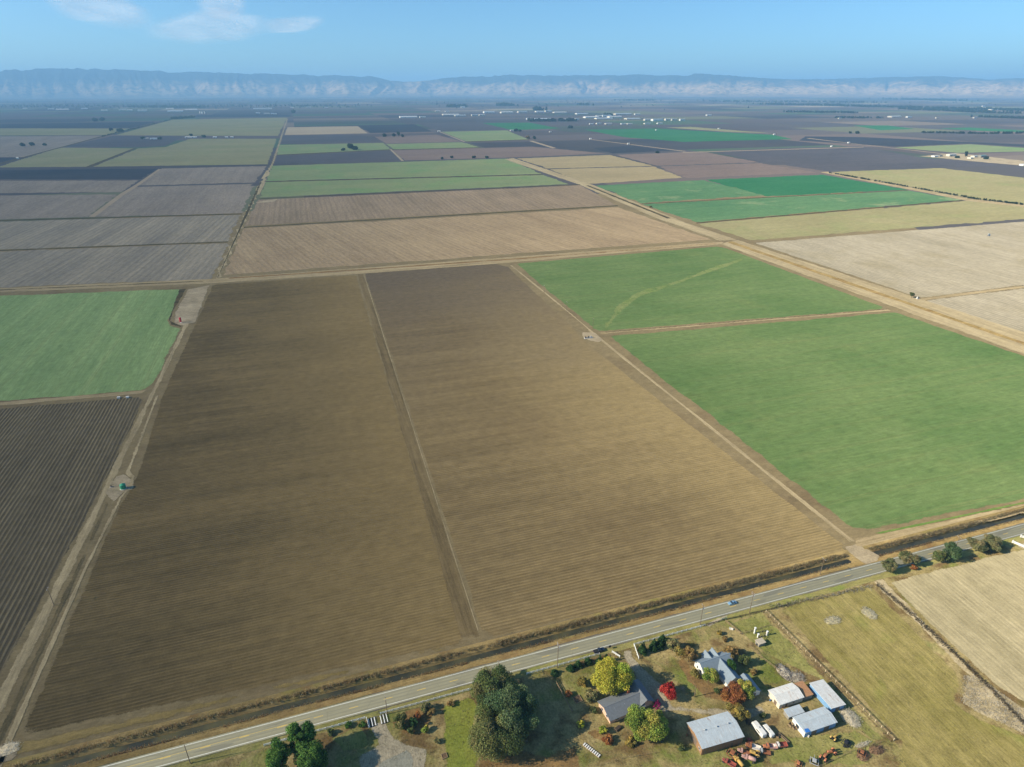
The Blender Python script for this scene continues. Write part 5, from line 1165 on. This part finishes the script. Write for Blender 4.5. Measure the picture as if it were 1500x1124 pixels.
# ---- trees and shrubs (px = centre of the crown in the photo)
TG = 'farmyard trees'
for nm, lb, px, h, a, pal, sd, kd, kw in [
 ('large_tree', 'large olive green tree nearest the road in the clump of three', (722, 1012), 16, 11.5, 'oak', 21, 'broad', dict(sy=.95, dens=1.1)),
 ('large_tree', 'large grey green tree in the middle of the clump of three', (752, 1044), 17.5, 12, 'euca', 22, 'broad', dict(sy=1.0, dens=1.1)),
 ('large_tree', 'large olive tree nearest the camera in the clump of three', (724, 1076), 15.5, 11.5, 'oak', 23, 'broad', dict(sy=.95, dens=1.1)),
 ('slender_tree', 'slender pale green tree between the road and the big clump', (733, 984), 9, 2.3, 'euca', 24, 'broad', {}),
 ('evergreen_tree', 'bright green tree nearest the road at the bottom left', (441, 1083), 16, 5.8, 'bright', 25, 'broad', {}),
 ('evergreen_tree', 'bright green tree at the left of the bottom left group', (408, 1110), 14, 5.5, 'bright', 26, 'broad', {}),
 ('evergreen_tree', 'bright green tree at the bottom edge of the bottom left group', (457, 1116), 14, 6.5, 'bright', 27, 'broad', {}),
 ('yellow_tree', 'big round yellow green tree left of the dark roofed house', (897, 994), 12, 10.2, 'lime', 28, 'broad', dict(sy=.85, dens=1.1)),
 ('green_tree', 'big round green tree in front of the dark roofed house', (948, 1062), 12, 8.8, 'limegreen', 29, 'broad', dict(dens=1.1)),
 ('red_tree', 'bright red round tree beside the gravel drive', (979, 1011), 6, 4.2, 'red', 30, 'broad', dict(leaf=.28)),
 ('magenta_bush', 'magenta bush at the corner of the dark roofed house', (963, 1032), 3.2, 1.8, 'magenta', 31, 'shrub', dict(leaf=.22)),
 ('tan_tree', 'tan leafed tree left of the white farmhouse', (1010, 960), 7.5, 3.6, 'tan', 32, 'broad', {}),
 ('tan_tree', 'dull olive tree behind the white fence right of the conifers', (986, 945), 7, 3.4, 'olive', 33, 'broad', {}),
 ('tan_tree', 'thin golden tree between the olive tree and the farmhouse', (997, 956), 6, 2.8, 'gold', 34, 'broad', dict(dens=.6)),
 ('golden_bush', 'golden bush at the left wall of the white farmhouse', (1018, 986), 3.6, 2.6, 'gold', 35, 'shrub', {}),
 ('yellow_tree', 'small yellow green tree in front of the white farmhouse', (1042, 991), 6.5, 3.8, 'limegreen', 36, 'broad', {}),
 ('tan_tree', 'tan tree right of the white farmhouse', (1070, 955), 6.5, 3.7, 'tan', 37, 'broad', {}),
 ('green_tree', 'green tree under the tan tree right of the white farmhouse', (1070, 975), 5.5, 3.2, 'bright', 38, 'broad', {}),
 ('green_tree', 'dull green tree right of the tan tree by the farmhouse', (1089, 967), 5.5, 3.0, 'shrub', 39, 'broad', {}),
 ('rust_tree', 'rust red tree above the barn', (1076, 1018), 7, 5.2, 'rust', 40, 'broad', {}),
 ('green_tree', 'green yellow tree right of the rust red tree', (1093, 1010), 7, 4.2, 'limegreen', 41, 'broad', {}),
 ('tan_tree', 'thin tan tree at the right corner of the barn', (1083, 1046), 6.5, 4.6, 'gold', 42, 'broad', dict(dens=.7)),
 ('small_bush', 'small yellow bush in the grass below the green gate, nearer the road', (1053, 927), 2.2, 1.5, 'gold', 43, 'shrub', {}),
 ('small_bush', 'small tan bush in the grass below the green gate, nearer the tan tree', (1062, 936), 2.4, 1.5, 'tan', 44, 'shrub', {}),
 ('bush', 'olive yellow bush left of the big yellow green tree, upper one', (853, 1000), 4.2, 2.8, 'gold', 45, 'shrub', {}),
 ('bush', 'olive yellow bush left of the big yellow green tree, lower one', (866, 1020), 4.2, 3.2, 'olive', 46, 'shrub', {}),
 ('bush', 'bright yellow green round bush in the shaded yard', (851, 1061), 2.6, 1.9, 'lime', 47, 'shrub', {}),
 ('bush', 'yellow bush left of the green tree', (882, 1070), 2.8, 2.0, 'lime', 48, 'shrub', {}),
 ('bush', 'dark red bush left of the green tree', (891, 1084), 2.6, 2.4, 'rust', 49, 'shrub', {}),
 ('bush', 'golden low bush at the lower left of the green tree', (924, 1087), 2.6, 2.6, 'gold', 50, 'shrub', {}),
 ('bush', 'dull green bush below the green tree', (998, 1094), 2.4, 1.6, 'shrub', 51, 'shrub', {}),
 ('bush', 'big dark green shrub by the white gate, left one of the shrub group', (586, 1057), 6, 3.6, 'oak', 52, 'shrub', {}),
 ('bush', 'olive shrub at the upper right of the shrub group by the white gate', (623, 1037), 4, 2.4, 'olive', 53, 'shrub', {}),
 ('bush', 'small green shrub at the bottom of the shrub group by the white gate', (602, 1070), 3, 1.7, 'shrub', 54, 'shrub', {}),
 ('bush', 'round green shrub at the right of the shrub group by the white gate', (623, 1068), 2.6, 1.8, 'limegreen', 55, 'shrub', {}),
 ('bush', 'reddish shrub in the middle of the shrub group by the white gate', (611, 1049), 3, 1.8, 'rust', 56, 'shrub', {}),
 ('bush', 'small brown shrub at the right end of the shrub group by the white gate', (632, 1043), 3, 1.9, 'tan', 57, 'shrub', {}),
 ('bush', 'dark green middle shrub of the shrub group by the white gate', (606, 1058), 4, 2.2, 'conifer', 58, 'shrub', {}),
 ('bush', 'low green bush behind the white fence left of the gate, right one', (531, 1061), 1.8, 1.5, 'bright', 59, 'shrub', {}),
 ('bush', 'low green bush behind the white fence left of the gate, middle one', (510, 1063), 1.8, 1.6, 'bright', 60, 'shrub', {}),
 ('bush', 'low dull bush behind the white fence left of the gate, left one', (483, 1074), 2.4, 1.7, 'shrub', 61, 'shrub', {}),
 ('roadside_tree', 'olive green roadside tree at the left of the right roadside row', (1302, 828), 8, 4.4, 'olive', 62, 'broad', {}),
 ('roadside_tree', 'olive green roadside tree second from the left in the right roadside row', (1328, 817), 7.5, 4.4, 'olive', 63, 'broad', {}),
 ('roadside_tree', 'small olive tree third from the left in the right roadside row', (1341, 822), 6.5, 3.2, 'olive', 64, 'broad', {}),
 ('bush', 'pinkish tan bush at the foot of the right roadside row', (1339, 831), 2.6, 1.9, 'rust', 65, 'shrub', {}),
 ('roadside_tree', 'dark olive bush tree fourth from the left in the right roadside row', (1378, 815), 6, 4.0, 'oak', 66, 'broad', {}),
 ('roadside_tree', 'grey green roadside tree beside the pole in the right roadside row', (1397, 808), 8.5, 5.2, 'euca', 67, 'broad', {}),
 ('roadside_tree', 'olive roadside tree next to last in the right roadside row', (1432, 799), 7.5, 5.0, 'olive', 68, 'broad', {}),
 ('roadside_tree', 'olive roadside tree last in the right roadside row by the white wall', (1453, 795), 7.5, 5.6, 'olive', 69, 'broad', {}),
]: tree(nm, lb, px, h, a, pal, sd, 'tree' if 'tree' in nm else 'bush', TG if 'tree' in nm else 'garden bushes', kd, **kw)
for k, (px, lb) in enumerate([((942, 948), 'first'), ((958, 943), 'second'), ((966.5, 941), 'third'), ((971, 935), 'fourth')]):
    tree('conifer', 'dark conifer behind the white fence, %s from the left of four' % lb, px, 6.5 if k < 3 else 5, 2.2, 'conifer', 80+k, 'tree', 'conifers behind the white fence', 'conifer')
for k, (px, h) in enumerate([((888, 964), 5), ((879, 965.5), 5.2), ((862, 967), 3.6), ((847, 972), 4.0), ((836, 977), 3.2), ((812, 984), 2.6)]):
    tree('conifer', 'dark green conifer left of the house driveway, %s from the right of six' % ('first', 'second', 'third', 'fourth', 'fifth', 'sixth')[k], px, h, 1.9, 'conifer', 90+k, 'tree', 'conifers left of the driveway', 'conifer')

# ================================================================== THE FIELDS: PUMPS AND TANKS
GRN = plain('green_tank_paint', S(40, 130, 96), .45, var=.1); REDP = plain('red_tank_paint', S(176, 40, 52), .5, var=.1); CONC = plain('pump_concrete', S(196, 190, 176), .85, var=.15)
x, y = G(181, 716); t = thing('water_tank', 'green tank on the gravel pad beside the left track', 'tank', (x, y, Z2))
MB().lathe([(2.1, 0), (2.1, .25)], 20).build('base', CONC, t); MB().lathe([(1.8, .25), (1.8, 3.1), (1.7, 3.2), (.4, 3.9), (.3, 4.05)], 20).build('shell', GRN, t)
MB().tube((1.6, -.9, .5), (3.8, -1.4, .5), .14, .14).tube((3.8, -1.4, .5), (3.8, -1.4, 0), .14, .14).build('pipe', STEEL, t); MB().box(1.72, 1.86, -.3, .3, .3, 3.2).build('ladder', STEEL, t)
x, y = G(163, 714); t = thing('pump', 'small dark pump left of the green tank', 'pump', (x, y, Z2)); MB().box(-.7, .7, -.5, .5, 0, .3).build('base', CONC, t); MB().lathe([(.4, .3), (.4, 1.1), (.25, 1.4), (.1, 1.45)], 12).build('motor', BK, t); MB().tube((.3, 0, .5), (1.6, 0, .4), .12, .12).build('pipe', BK, t)
x, y = G(265, 473); t = thing('fuel_tank', 'tall red tank on the gravel pad at the corner of the left green field', 'tank', (x, y, Z2))
MB().box(-1.2, 1.2, -1.2, 1.2, 0, .2).build('base', CONC, t); MB().lathe([(.5, .9), (1.1, 1.4), (1.15, 5.6), (.9, 6.1), (.2, 6.4)], 16).build('shell', REDP, t)
for sx_ in (-.7, .7):
    for sy_ in (-.7, .7): MB().tube((sx_*1.2, sy_*1.2, .2), (sx_, sy_, 1.8), .09, .09).build('leg', REDP, t)
MB().tube((0, 0, 1.0), (-2.4, 0, .9), .12, .12).build('pipe', OR, t)
x, y = G(862, 495.5); t = thing('pump_station', 'pump station with pipes on the pad by the right dirt track', 'pump', (x, y, Z3))
MB().box(-5, 5, -1.6, 1.6, 0, .35).build('base', CONC, t, bevel=.05)
for xx in (-3.4, 0): MB().lathe([(.6, .35), (.6, 1.6), (.45, 2.2), (.15, 2.3)], 12, (xx, 0)).build('motor', BK, t)
MB().tube((-3.4, 0, .8), (3.8, 0, .8), .3, .3).tube((3.8, 0, .8), (4.6, 0, 0), .3, .3).build('pipe', STEEL, t); MB().box(2.0, 3.4, -.9, .5, .35, 2.0).build('control_box', GY, t, bevel=.05)
for lb, p in (('white valve box at the corner below the left green field, left one', (174, 583.5)), ('white valve box at the corner below the left green field, right one', (187, 583))):
    x, y = G(*p); t = thing('valve_box', lb, 'valve box', (x, y, Z1)); MB().box(-1.1, 1.1, -.9, .9, 0, 1.1).build('box', WHITE, t, bevel=.06); MB().box(-1.2, 1.2, -1.0, 1.0, 1.1, 1.25).build('lid', GY, t); MB().tube((1.1, 0, .6), (2.4, 0, .5), .15, .15).build('pipe', STEEL, t)
x, y = G(1344, 438); t = thing('pump', 'white pump tank beside the lone tree on the broad dirt road', 'pump', (x, y, Z2)); MB().box(-2, 2, -1.2, 1.2, 0, .3).build('base', CONC, t)
MB().lathe([(.9, .3), (.9, 2.4), (.3, 2.9)], 14, (-.9, 0)).build('tank', WHITE, t); MB().tube((0, 0, .7), (2.6, 0, .6), .2, .2).build('pipe', STEEL, t)
tree('field_tree', 'lone dark green tree beside the broad dirt road', (1336, 432), 7, 3.2, 'oak', 120, 'tree', None, 'broad', leaf=.5)
x, y = G(1448, 346); t = thing('irrigation_reel', 'pale irrigation reel standing in the stubble field', 'irrigation reel', (x, y, Z1)); wm_ = MB().lathe([(.3, -1), (2.2, -1), (2.2, -.8), (.6, -.7), (.6, .7), (2.2, .8), (2.2, 1), (.3, 1)], 16); wm_.v = [(a_, c_, b_+2.4) for a_, b_, c_ in wm_.v]; wm_.build('drum', WHITE, t); MB().box(-4, 4, -.3, .3, .5, .8).build('frame', STEEL, t)
for s_ in (-1, 1): wheel(t, 0, s_*1.4, .6, .3)
for lb, p, n in (('weathered wooden stub at the bend of the slanting dirt road', (953, 303), 1),):
    tree('small_bush', 'small dark bush at the bend of the slanting dirt road', p, 3, 3.4, 'oak', 121, 'bush', None, 'shrub', leaf=.6)
heap('rubble_heap', 'pale rubble heap at the bottom left corner', (12, 1098), 4.5, 3.0, .7, RUB, 31, 'heap', ST)

# ================================================================== THE DISTANCE
def far_tree(name, label, px, h, a, seed, group=None, pal='far', tall=False):
    """a tree some kilometres off: trunk and a leafy crown of big clumps"""
    r = random.Random(seed); x, y = G(*px); t = thing(name, label, 'tree', (x, y, 0), 0, group)
    MB().tube((0, 0, -.2), (0, 0, h*.5), h*.04, h*.02, 6).build('trunk', BARK, t)
    cs, rd, tn = [], [], []
    for k in range(16):
        th = r.uniform(0, 6.28); q = r.uniform(0, .75)*a; z = h*(r.uniform(.2, .9) if tall else r.uniform(.3, .85))
        cs.append((math.cos(th)*q, math.sin(th)*q, z)); rd.append(a*r.uniform(.3, .55)); tn.append(r.choice(PAL[pal]))
    V, Q, T = leaf_cloud(cs, rd, tn, 26/(a/5)**1.2, a*.2, seed); np_mesh('crown', V, Q, LEAF, T, t); return t
def grove(name, label, px0, px1, depth, n, hmin, hmax, seed, pal='far'):
    """a far belt of trees that reads as one dark mass"""
    r = random.Random(seed); cs, rd, tn = [], [], []; a, b = G(*px0), G(*px1)
    for k in range(n):
        q = r.random(); h = r.uniform(hmin, hmax); x = a[0]+(b[0]-a[0])*q; y = a[1]+(b[1]-a[1])*q + r.gauss(0, depth)
        x += r.gauss(0, depth*.4)
        for j in range(3):
            cs.append((x + r.uniform(-.3, .3)*h, y + r.uniform(-.3, .3)*h, h*(.3+.28*j))); rd.append(h*r.uniform(.3, .48)*(1-.15*j)); tn.append(r.choice(PAL[pal]))
    V, Q, T = leaf_cloud(cs, rd, tn, 1.4/(hmax/10)**1.0, hmax*.24, seed)
    return tag(np_mesh(name, V, Q, LEAF, T), label, kind='stuff')
ORD = ['first', 'second', 'third', 'fourth', 'fifth', 'sixth', 'seventh', 'eighth', 'ninth', 'tenth', 'eleventh', 'twelfth', 'thirteenth', 'fourteenth', 'fifteenth', 'sixteenth']
MPX = lambda y: G(751, y, 0)[1] and math.hypot(*(np.array(G(751, y))-np.array(G(750, y))))   # metres per pixel across
def far_shed(label, px, wpx, hgt, group, wall='white', roof='white', depth=None, name='warehouse', cat='warehouse', rise=None, ridge='u'):
    x, y = G(*px); w_ = wpx*MPX(px[1]); d = depth or max(10, min(60, w_*.45)); hgt = min(hgt*1.1, 13)
    return gable(name, label, cat, x-w_/2, x+w_/2, y-d/2, y+d/2, hgt, rise or max(1.2, d*.07), ridge, wall, roof, .6, doors=[('f', .3, min(5, w_*.2), hgt*.6)], group=group)
def shed_row(where, spots, group, hgt=8):
    for k, sp in enumerate(spots):
        lb = '%s building from left in %s' % (ORD[k], where)
        far_shed(lb, sp[:2], sp[2], sp[3] if len(sp) > 3 else hgt, group, wall=('white', 'cream', 'beige')[k % 3] if len(sp) < 5 else sp[4], roof=('white', 'metal')[k % 2])
shed_row('the far left town row', [(37,159.5,5),(75,160.5,8),(92,161.3,16),(124,159.8,8),(153,162.6,8),(180,162,9,12),(190,162,7,9),(209,163,12,11),(249,160,10),(257,163.8,20),(280,161.5,16)], 'buildings of the far left town')
shed_row('the row below the far left hills', [(378,166.4,6),(385,160.5,26,12),(391,167.4,8),(401,167.6,8),(428,158.6,5),(452,157.6,6),(478,158,5)], 'buildings below the far left hills')
shed_row('the centre line of far warehouses', [(598,172.6,25,9),(619,172.6,9,9),(641,163.6,7),(655,164,6),(660,168.8,24,6),(674,170.2,16,7),(678,157.8,6,14),(695,170.2,9,16,'beige'),(706,170,9,22,'beige'),(716,165.6,16,12),(742,165.8,18,10),(765,165.2,14,12),(790,164.6,12,10),(803,164,10,12),(820,165.6,20,7),(852,167.4,18,6)], 'warehouses at the centre distance')
shed_row('the right centre line of far warehouses', [(866,172.8,22,8),(884,174.4,26,5),(877,171.6,9,20),(888,171.2,14,18),(900,173,20,12),(912,168.2,26,9),(933,168.2,8,8),(926,174.8,22,5),(948,177,10,14),(962,177.2,16,16),(978,176.6,9,20),(987,176.8,8,18),(999,177,8,16)], 'warehouses right of the centre')
shed_row('the low white row below the right warehouses', [(866,182.4,6,5),(877,182,8,7),(891,182.2,10,6),(913,182.2,8,5),(922,182.2,8,5),(948,182,10,6),(966,181.6,8,6)], 'low white buildings right of the centre')
shed_row('the far right town row', [(1038,169.6,8),(1230,174.2,5,6),(1310,172,18,8),(1331,172.4,8,9),(1372,173.6,4,7),(1428,173.4,6,8),(1440,156.6,4,14),(1454,161.6,12,9),(1472,161.2,6,9),(1488,161.4,8,9)], 'buildings of the far right town')
shed_row('the screened depot at the centre', [(774,175.6,6,16),(792,176,30,9),(830,176.4,22,8),(845,176,6,18)], 'depot buildings at the centre', 10)
for k, px in enumerate([(293, 166.4), (296.2, 166.5), (300, 166.5)]):
    x, y = G(*px); t = thing('silo', 'white silo below the far left town, %s from the left' % ORD[k], 'silo', (x, y, 0), 0, 'white silos below the far left town')
    MB().lathe([(6, 0), (6, 16), (5.6, 17), (1, 20)], 16).build('shell', WHITE, t); MB().lathe([(1, 20), (1, 21)], 8).build('cap', STEEL, t)
for k, (px, w_) in enumerate([((1053, 189.2), 3), ((1134, 197.8), 2.6), ((1243, 210), 3), ((1218, 215.5), 2.5), ((865, 204.4), 3), ((920.5, 211.6), 3.4), ((961, 191.4), 2), ((806, 194), 3), ((643, 193), 4), ((26, 233), 2.4)]):
    lb = ('small white pump shed right of the blue green field', 'small white pump shed above the purple fields', 'small white pump shed on the thin pale road to the right farmstead', 'small tan pump shed below the thin pale road to the right farmstead', 'small white pump shed left of the blue green field', 'small white pump shed on the thin road left of the dark purple field', 'tiny white pump shed above the blue green field', 'small white pump shed on the brown field at the centre', 'small white pump shed at the corner of the dark blue square field', 'small white pump shed at the dark wedge on the left edge')[k]
    far_shed(lb, px, w_, 4.5, 'small pump sheds on the plain', name='pump_shed', cat='shed', depth=8, roof='white', wall='tan' if False else 'white')
# farmsteads
far_shed('white farmhouse on the purple field at the left', (225, 204.2), 9, 5, 'left farmstead', name='farmhouse', cat='house', roof='metal', depth=14)
far_shed('grey shed beside the white farmhouse at the left', (214, 204), 7, 4.5, 'left farmstead', name='farm_shed', cat='shed', roof='white', wall='grey', depth=12)
for k, (x0, w_) in enumerate([(276, 9), (284, 8), (315, 5), (332, 4), (340, 4)]):
    far_shed('%s white shed from the left on the edge of the wide olive field' % ORD[k], (x0, 202), w_, 4.5, 'sheds above the wide olive field', name='farm_shed', cat='shed', depth=12)
far_shed('small white house beside the teal green field', (750, 192), 6, 5, None, name='farmhouse', cat='house', depth=12)
for lb, px, w_, h_, wl, rf in (('long low white shed at the left of the right farmstead', (1369, 230.2), 7, 4.5, 'white', 'white'), ('pale barn with a wide roof in the right farmstead', (1393, 229), 13, 7, 'cream', 'white'), ('small cream house right of the tall tree in the right farmstead', (1421, 232.8), 5, 4.5, 'cream', 'white'), ('pale house near the green barn in the right farmstead', (1427, 230.6), 7, 5, 'cream', 'metal'), ('green roofed barn at the right of the right farmstead', (1438, 230.8), 11, 7, 'grey', 'teal'), ('dark low shed at the right end of the right farmstead', (1376, 229.4), 5, 4, 'grey', 'dark'), ('white shed at the right edge of the picture', (1498, 243), 6, 5, 'white', 'white')):
    far_shed(lb, px, w_, h_, 'right farmstead', wl, rf, 16, 'farm_shed', 'shed')
far_tree('poplar_tree', 'tall dark tree in the middle of the right farmstead', (1414, 230), 22, 6, 201, 'right farmstead trees', tall=True)
far_tree('farm_tree', 'dark bush tree left of the tall tree in the right farmstead', (1402, 231.8), 7, 8, 202, 'right farmstead trees')
far_tree('farm_tree', 'dark bush tree right of the green barn in the right farmstead', (1444, 233.4), 8, 9, 203, 'right farmstead trees')
for lb, px, h, a in [('first', (33, 214.5), 13, 12), ('second', (47, 213.8), 13, 11), ('third', (66, 213.4), 11, 9)]:
    far_tree('field_tree', '%s from the left of three dark trees on the grey blue field' % lb, px, h, a, 210+int(px[0]), 'trees on the grey blue field')
for lb, px, h, a in [('dark tree left of the diagonal drain, farther left', (163, 192.5), 22, 12), ('dark bushes touching the diagonal drain', (177, 193), 12, 20), ('dark tree left of the white farmhouse', (210, 204), 10, 12), ('dark tree right of the white farmhouse', (235, 204.5), 10, 10), ('dark tree behind the sheds of the wide olive field', (280, 200.5), 14, 11), ('dark tree between the sheds of the wide olive field', (299, 201.6), 11, 13), ('dark tree beside the canal road far away', (430, 165.8), 28, 26), ('dark trees on the long dark strip at the far left', (140, 178), 20, 26), ('second dark tree on the long dark strip at the far left', (150, 177.2), 22, 22),
                     ('dark round tree left of the cypress row at the centre', (564, 200.6), 15, 12), ('dark tree in the middle of the cypress row at the centre', (577, 200.2), 16, 10), ('tall dark cypress at the centre', (584, 200.2), 26, 9), ('dark tree right of the tall cypress', (589, 200.8), 12, 11), ('dark tree on the hedge below the left green strip, larger', (514, 219.2), 22, 16), ('dark tree on the hedge below the left green strip, smaller', (521, 220), 14, 11), ('dark tree left of the hedge tree', (503, 221), 9, 9),
                     ('first of four small trees on the edge of the green strip', (648, 233.4), 7, 6), ('second of four small trees on the edge of the green strip', (662, 232), 7, 7), ('third of four small trees on the edge of the green strip', (694, 232), 8, 7), ('fourth of four small trees on the edge of the green strip', (713, 232), 7, 7), ('dark tree beside the small white house at the centre', (756, 192.6), 12, 16), ('dark bush right of the small white house', (762, 192.8), 9, 12),
                     ('tan tree at the corner of the olive hedge field', (773, 203.4), 14, 12), ('dark tree at the corner of the olive hedge field', (783, 204), 14, 10), ('small dark bush on the brown field at the right', (963, 224.6), 6, 8), ('dark bush on the brown field below the depot', (835, 188), 10, 20), ('dark tree on the right purple strip', (1255, 196), 12, 12), ('second dark tree on the right purple strip', (1245, 195.6), 10, 10)]:
    far_tree('field_tree', lb, px, h, a, 300+int(px[0]*3), 'scattered trees on the plain', pal='tan' if lb.startswith('tan') else 'far')
for lb, p0, p1, dp, n, h0, h1, sd in [
    ('far tree belt behind the left town', (-20, 156.5), (520, 156), 500, 420, 12, 24, 401), ('dark tree belt at the left of the far left town', (180, 157.6), (300, 158), 120, 150, 16, 30, 402), ('dark tree belt below the silos', (254, 174.6), (283, 172.6), 25, 45, 12, 20, 403),
    ('dark tree screen of the depot', (776, 178.2), (815, 178.2), 14, 46, 15, 24, 404), ('dark tree screen at the right of the depot', (820, 178), (842, 178), 14, 34, 15, 24, 405), ('dark tree clump behind the centre warehouses', (655, 157.2), (685, 157.2), 80, 30, 22, 42, 406), ('second dark tree clump behind the centre warehouses', (726, 155.4), (752, 155.6), 80, 36, 25, 46, 407), ('dark tree clump behind the depot', (784, 161.8), (793, 161.8), 60, 16, 26, 44, 408), ('dark tree clump at the right of the depot', (848, 154.4), (860, 154.6), 80, 16, 24, 40, 409), ('dark trees among the right warehouses', (886, 170), (894, 170), 30, 8, 16, 28, 410), ('far tree line right of the centre', (908, 147.4), (960, 147.6), 120, 60, 20, 34, 411),
    ('tree belt of the far right town, upper line', (1040, 149), (1260, 150.5), 350, 260, 14, 30, 412), ('tree belt of the far right town, middle line', (1120, 153.4), (1240, 155.6), 130, 190, 16, 32, 413), ('tree belt of the far right town, right part', (1240, 156), (1520, 163), 260, 420, 14, 30, 414), ('dark wood at the right of the far right town', (1315, 146), (1385, 147.6), 420, 220, 20, 40, 415), ('dark wood in the middle of the far right town', (1330, 160.6), (1470, 166.5), 130, 260, 14, 28, 416), ('tree line below the far right town', (1150, 164.6), (1250, 166), 60, 120, 12, 22, 417), ('lowest tree line of the far right town', (1220, 173.2), (1290, 173.4), 25, 60, 10, 18, 418), ('tree line at the right edge below the town', (1430, 172), (1520, 174.5), 40, 90, 10, 20, 419),
    ('dark hedge of trees above the right green fields', (1350, 195), (1460, 196.6), 8, 90, 6, 12, 420), ('dark hedge of trees at the right edge', (1455, 196.2), (1540, 195.4), 8, 70, 8, 14, 421), ('leafy edge of the orchard field', (1214, 253.6), (1430, 292), 3, 150, 2.5, 4.5, 422), ('second leafy edge of the orchard field', (1420, 291), (1520, 303), 3, 70, 2.5, 4.5, 423), ('scattered far trees over the plain', (-50, 150), (1550, 149), 2200, 260, 10, 24, 424), ('far trees at the foot of the hills', (250, 141.5), (1520, 141.5), 2500, 260, 14, 30, 425), ('hedge along the diagonal drain at the far left', (150, 200.4), (252, 175.6), 6, 70, 4, 8, 426)]:
    grove('distant_trees', lb, p0, p1, dp, n, h0, h1, sd)

# ---- clutter in the yard
def drum(label, px, m):
    t = thing('oil_drum', label, 'drum', (*G(*px), Z1), 0, 'clutter around the sheds')
    MB().lathe([(.3, 0), (.31, .02), (.29, .3), (.31, .32), (.29, .6), (.31, .88), (.27, .9)], 14).build('shell', m, t); MB().lathe([(.05, .9), (.05, .94)], 8, (.15, 0)).build('bung', STEEL, t)
drum('blue drum at the left corner of the white roofed shed', (1128, 1027), plain('blue_drum', S(60, 100, 150), .5)); drum('rusty drum at the front of the white roofed shed', (1146, 1037), RU); drum('rusty drum at the back corner of the barn', (1006, 1078), RU); drum('white drum at the front corner of the blue walled shed', (1184, 1080), WT)
def crate(label, px, rz, k=1.0):
    t = thing('crate', label, 'crate', (*G(*px), Z1), rz, 'clutter around the sheds')
    for i in range(3):
        for sg in (-1, 1):
            MB().box(-.7*k, .7*k, sg*.55*k-.02, sg*.55*k+.02, .05+i*.26*k, .26*k+i*.26*k).build('board', WOOD, t); MB().box(sg*.66*k-.02, sg*.66*k+.02, -.52*k, .52*k, .05+i*.26*k, .26*k+i*.26*k).build('board', WOOD, t)
    MB().box(-.64*k, .64*k, -.52*k, .52*k, .02, .07).build('bottom', WOOD, t)
crate('wooden crate left of the blue walled shed', (1158, 1063), .3, 1.3); crate('wooden crate beside the gable end of the blue walled shed', (1164, 1068), -.2, 1.1); crate('wooden crate between the trailers and the timber stack', (1138, 1079), .8, 1.2)
def log_pile(label, px, rz):
    t = thing('log_pile', label, 'logs', (*G(*px), 0), rz, 'clutter around the sheds')
    for j, n in enumerate((6, 5, 4)):
        for i in range(n): MB().tube((-1.3, (i-(n-1)/2)*.36, .2+j*.31), (1.3, (i-(n-1)/2)*.36, .2+j*.31), .17, .15, 8).build('log', BARK, t)
log_pile('log pile below the dark roofed house', (905, 1068), .3); log_pile('log pile right of the barn behind the trailers', (1096, 1058), 1.2); log_pile('log pile beside the long white flat roofed shed', (1208, 1042), .1)
t = thing('picnic_table', 'picnic table in the yard between the red tree and the drive', 'table', (*G(1000, 1010), 0), .4, None)
MB().box(-1.1, 1.1, -.45, .45, .72, .78).build('table_top', WOOD, t)
for sg in (-1, 1):
    MB().box(-1.1, 1.1, sg*.85-.15, sg*.85+.15, .43, .48).build('seat', WOOD, t); MB().tube((sg*.8, -.8, 0), (sg*.8, .3, .72), .05, .05, 6).build('leg', WOOD, t); MB().tube((sg*.8, .8, 0), (sg*.8, -.3, .72), .05, .05, 6).build('leg', WOOD, t)
tufts('weeds', 'scattered dry tussocks over the farmyard', in_poly([(200,1124),(420,1094),(700,1012),(1060,912),(1120,900),(1310,1090),(1330,1124)], 2600, 61), .1, .4, [(.3,.26,.13), (.22,.24,.1), (.36,.3,.18), (.2,.15,.08)], 62, per=5, wid=.09, spread=.35)
tufts('weeds', 'scattered pale tussocks over the pasture', in_poly([(1140,892),(1262,858),(1405,990),(1400,1030),(1480,1124),(1310,1124)], 1500, 63), .08, .25, [(.34,.3,.14), (.26,.27,.1), (.4,.34,.2)], 64, per=4, wid=.1, spread=.5)
for k, (px, h, a, pal, lb) in enumerate([((1030, 972), 2.6, 1.6, 'gold', 'low golden shrub by the back of the white farmhouse'), ((1050, 1012), 2.0, 1.4, 'shrub', 'low green shrub in front of the porch of the white farmhouse'), ((915, 1030), 2.2, 1.4, 'olive', 'low olive shrub behind the dark roofed house'), ((1104, 985), 2.4, 1.6, 'tan', 'low tan shrub behind the grey roofed outbuilding'), ((1118, 1048), 2.0, 1.5, 'shrub', 'low green shrub between the barn and the white roofed shed'), ((832, 1016), 2.4, 1.7, 'rust', 'low rusty shrub beside the shaded board fence'), ((660, 1030), 2.2, 1.5, 'tan', 'low tan shrub on the left lawn by the white fence'), ((870, 1040), 2.4, 1.6, 'shrub', 'low green shrub at the left wall of the dark roofed house'), ((640, 1085), 1.8, 1.3, 'olive', 'low olive shrub at the left edge of the lawn')]):
    tree('bush', lb, px, h, a, pal, 700+k, 'bush', 'garden bushes', 'shrub')
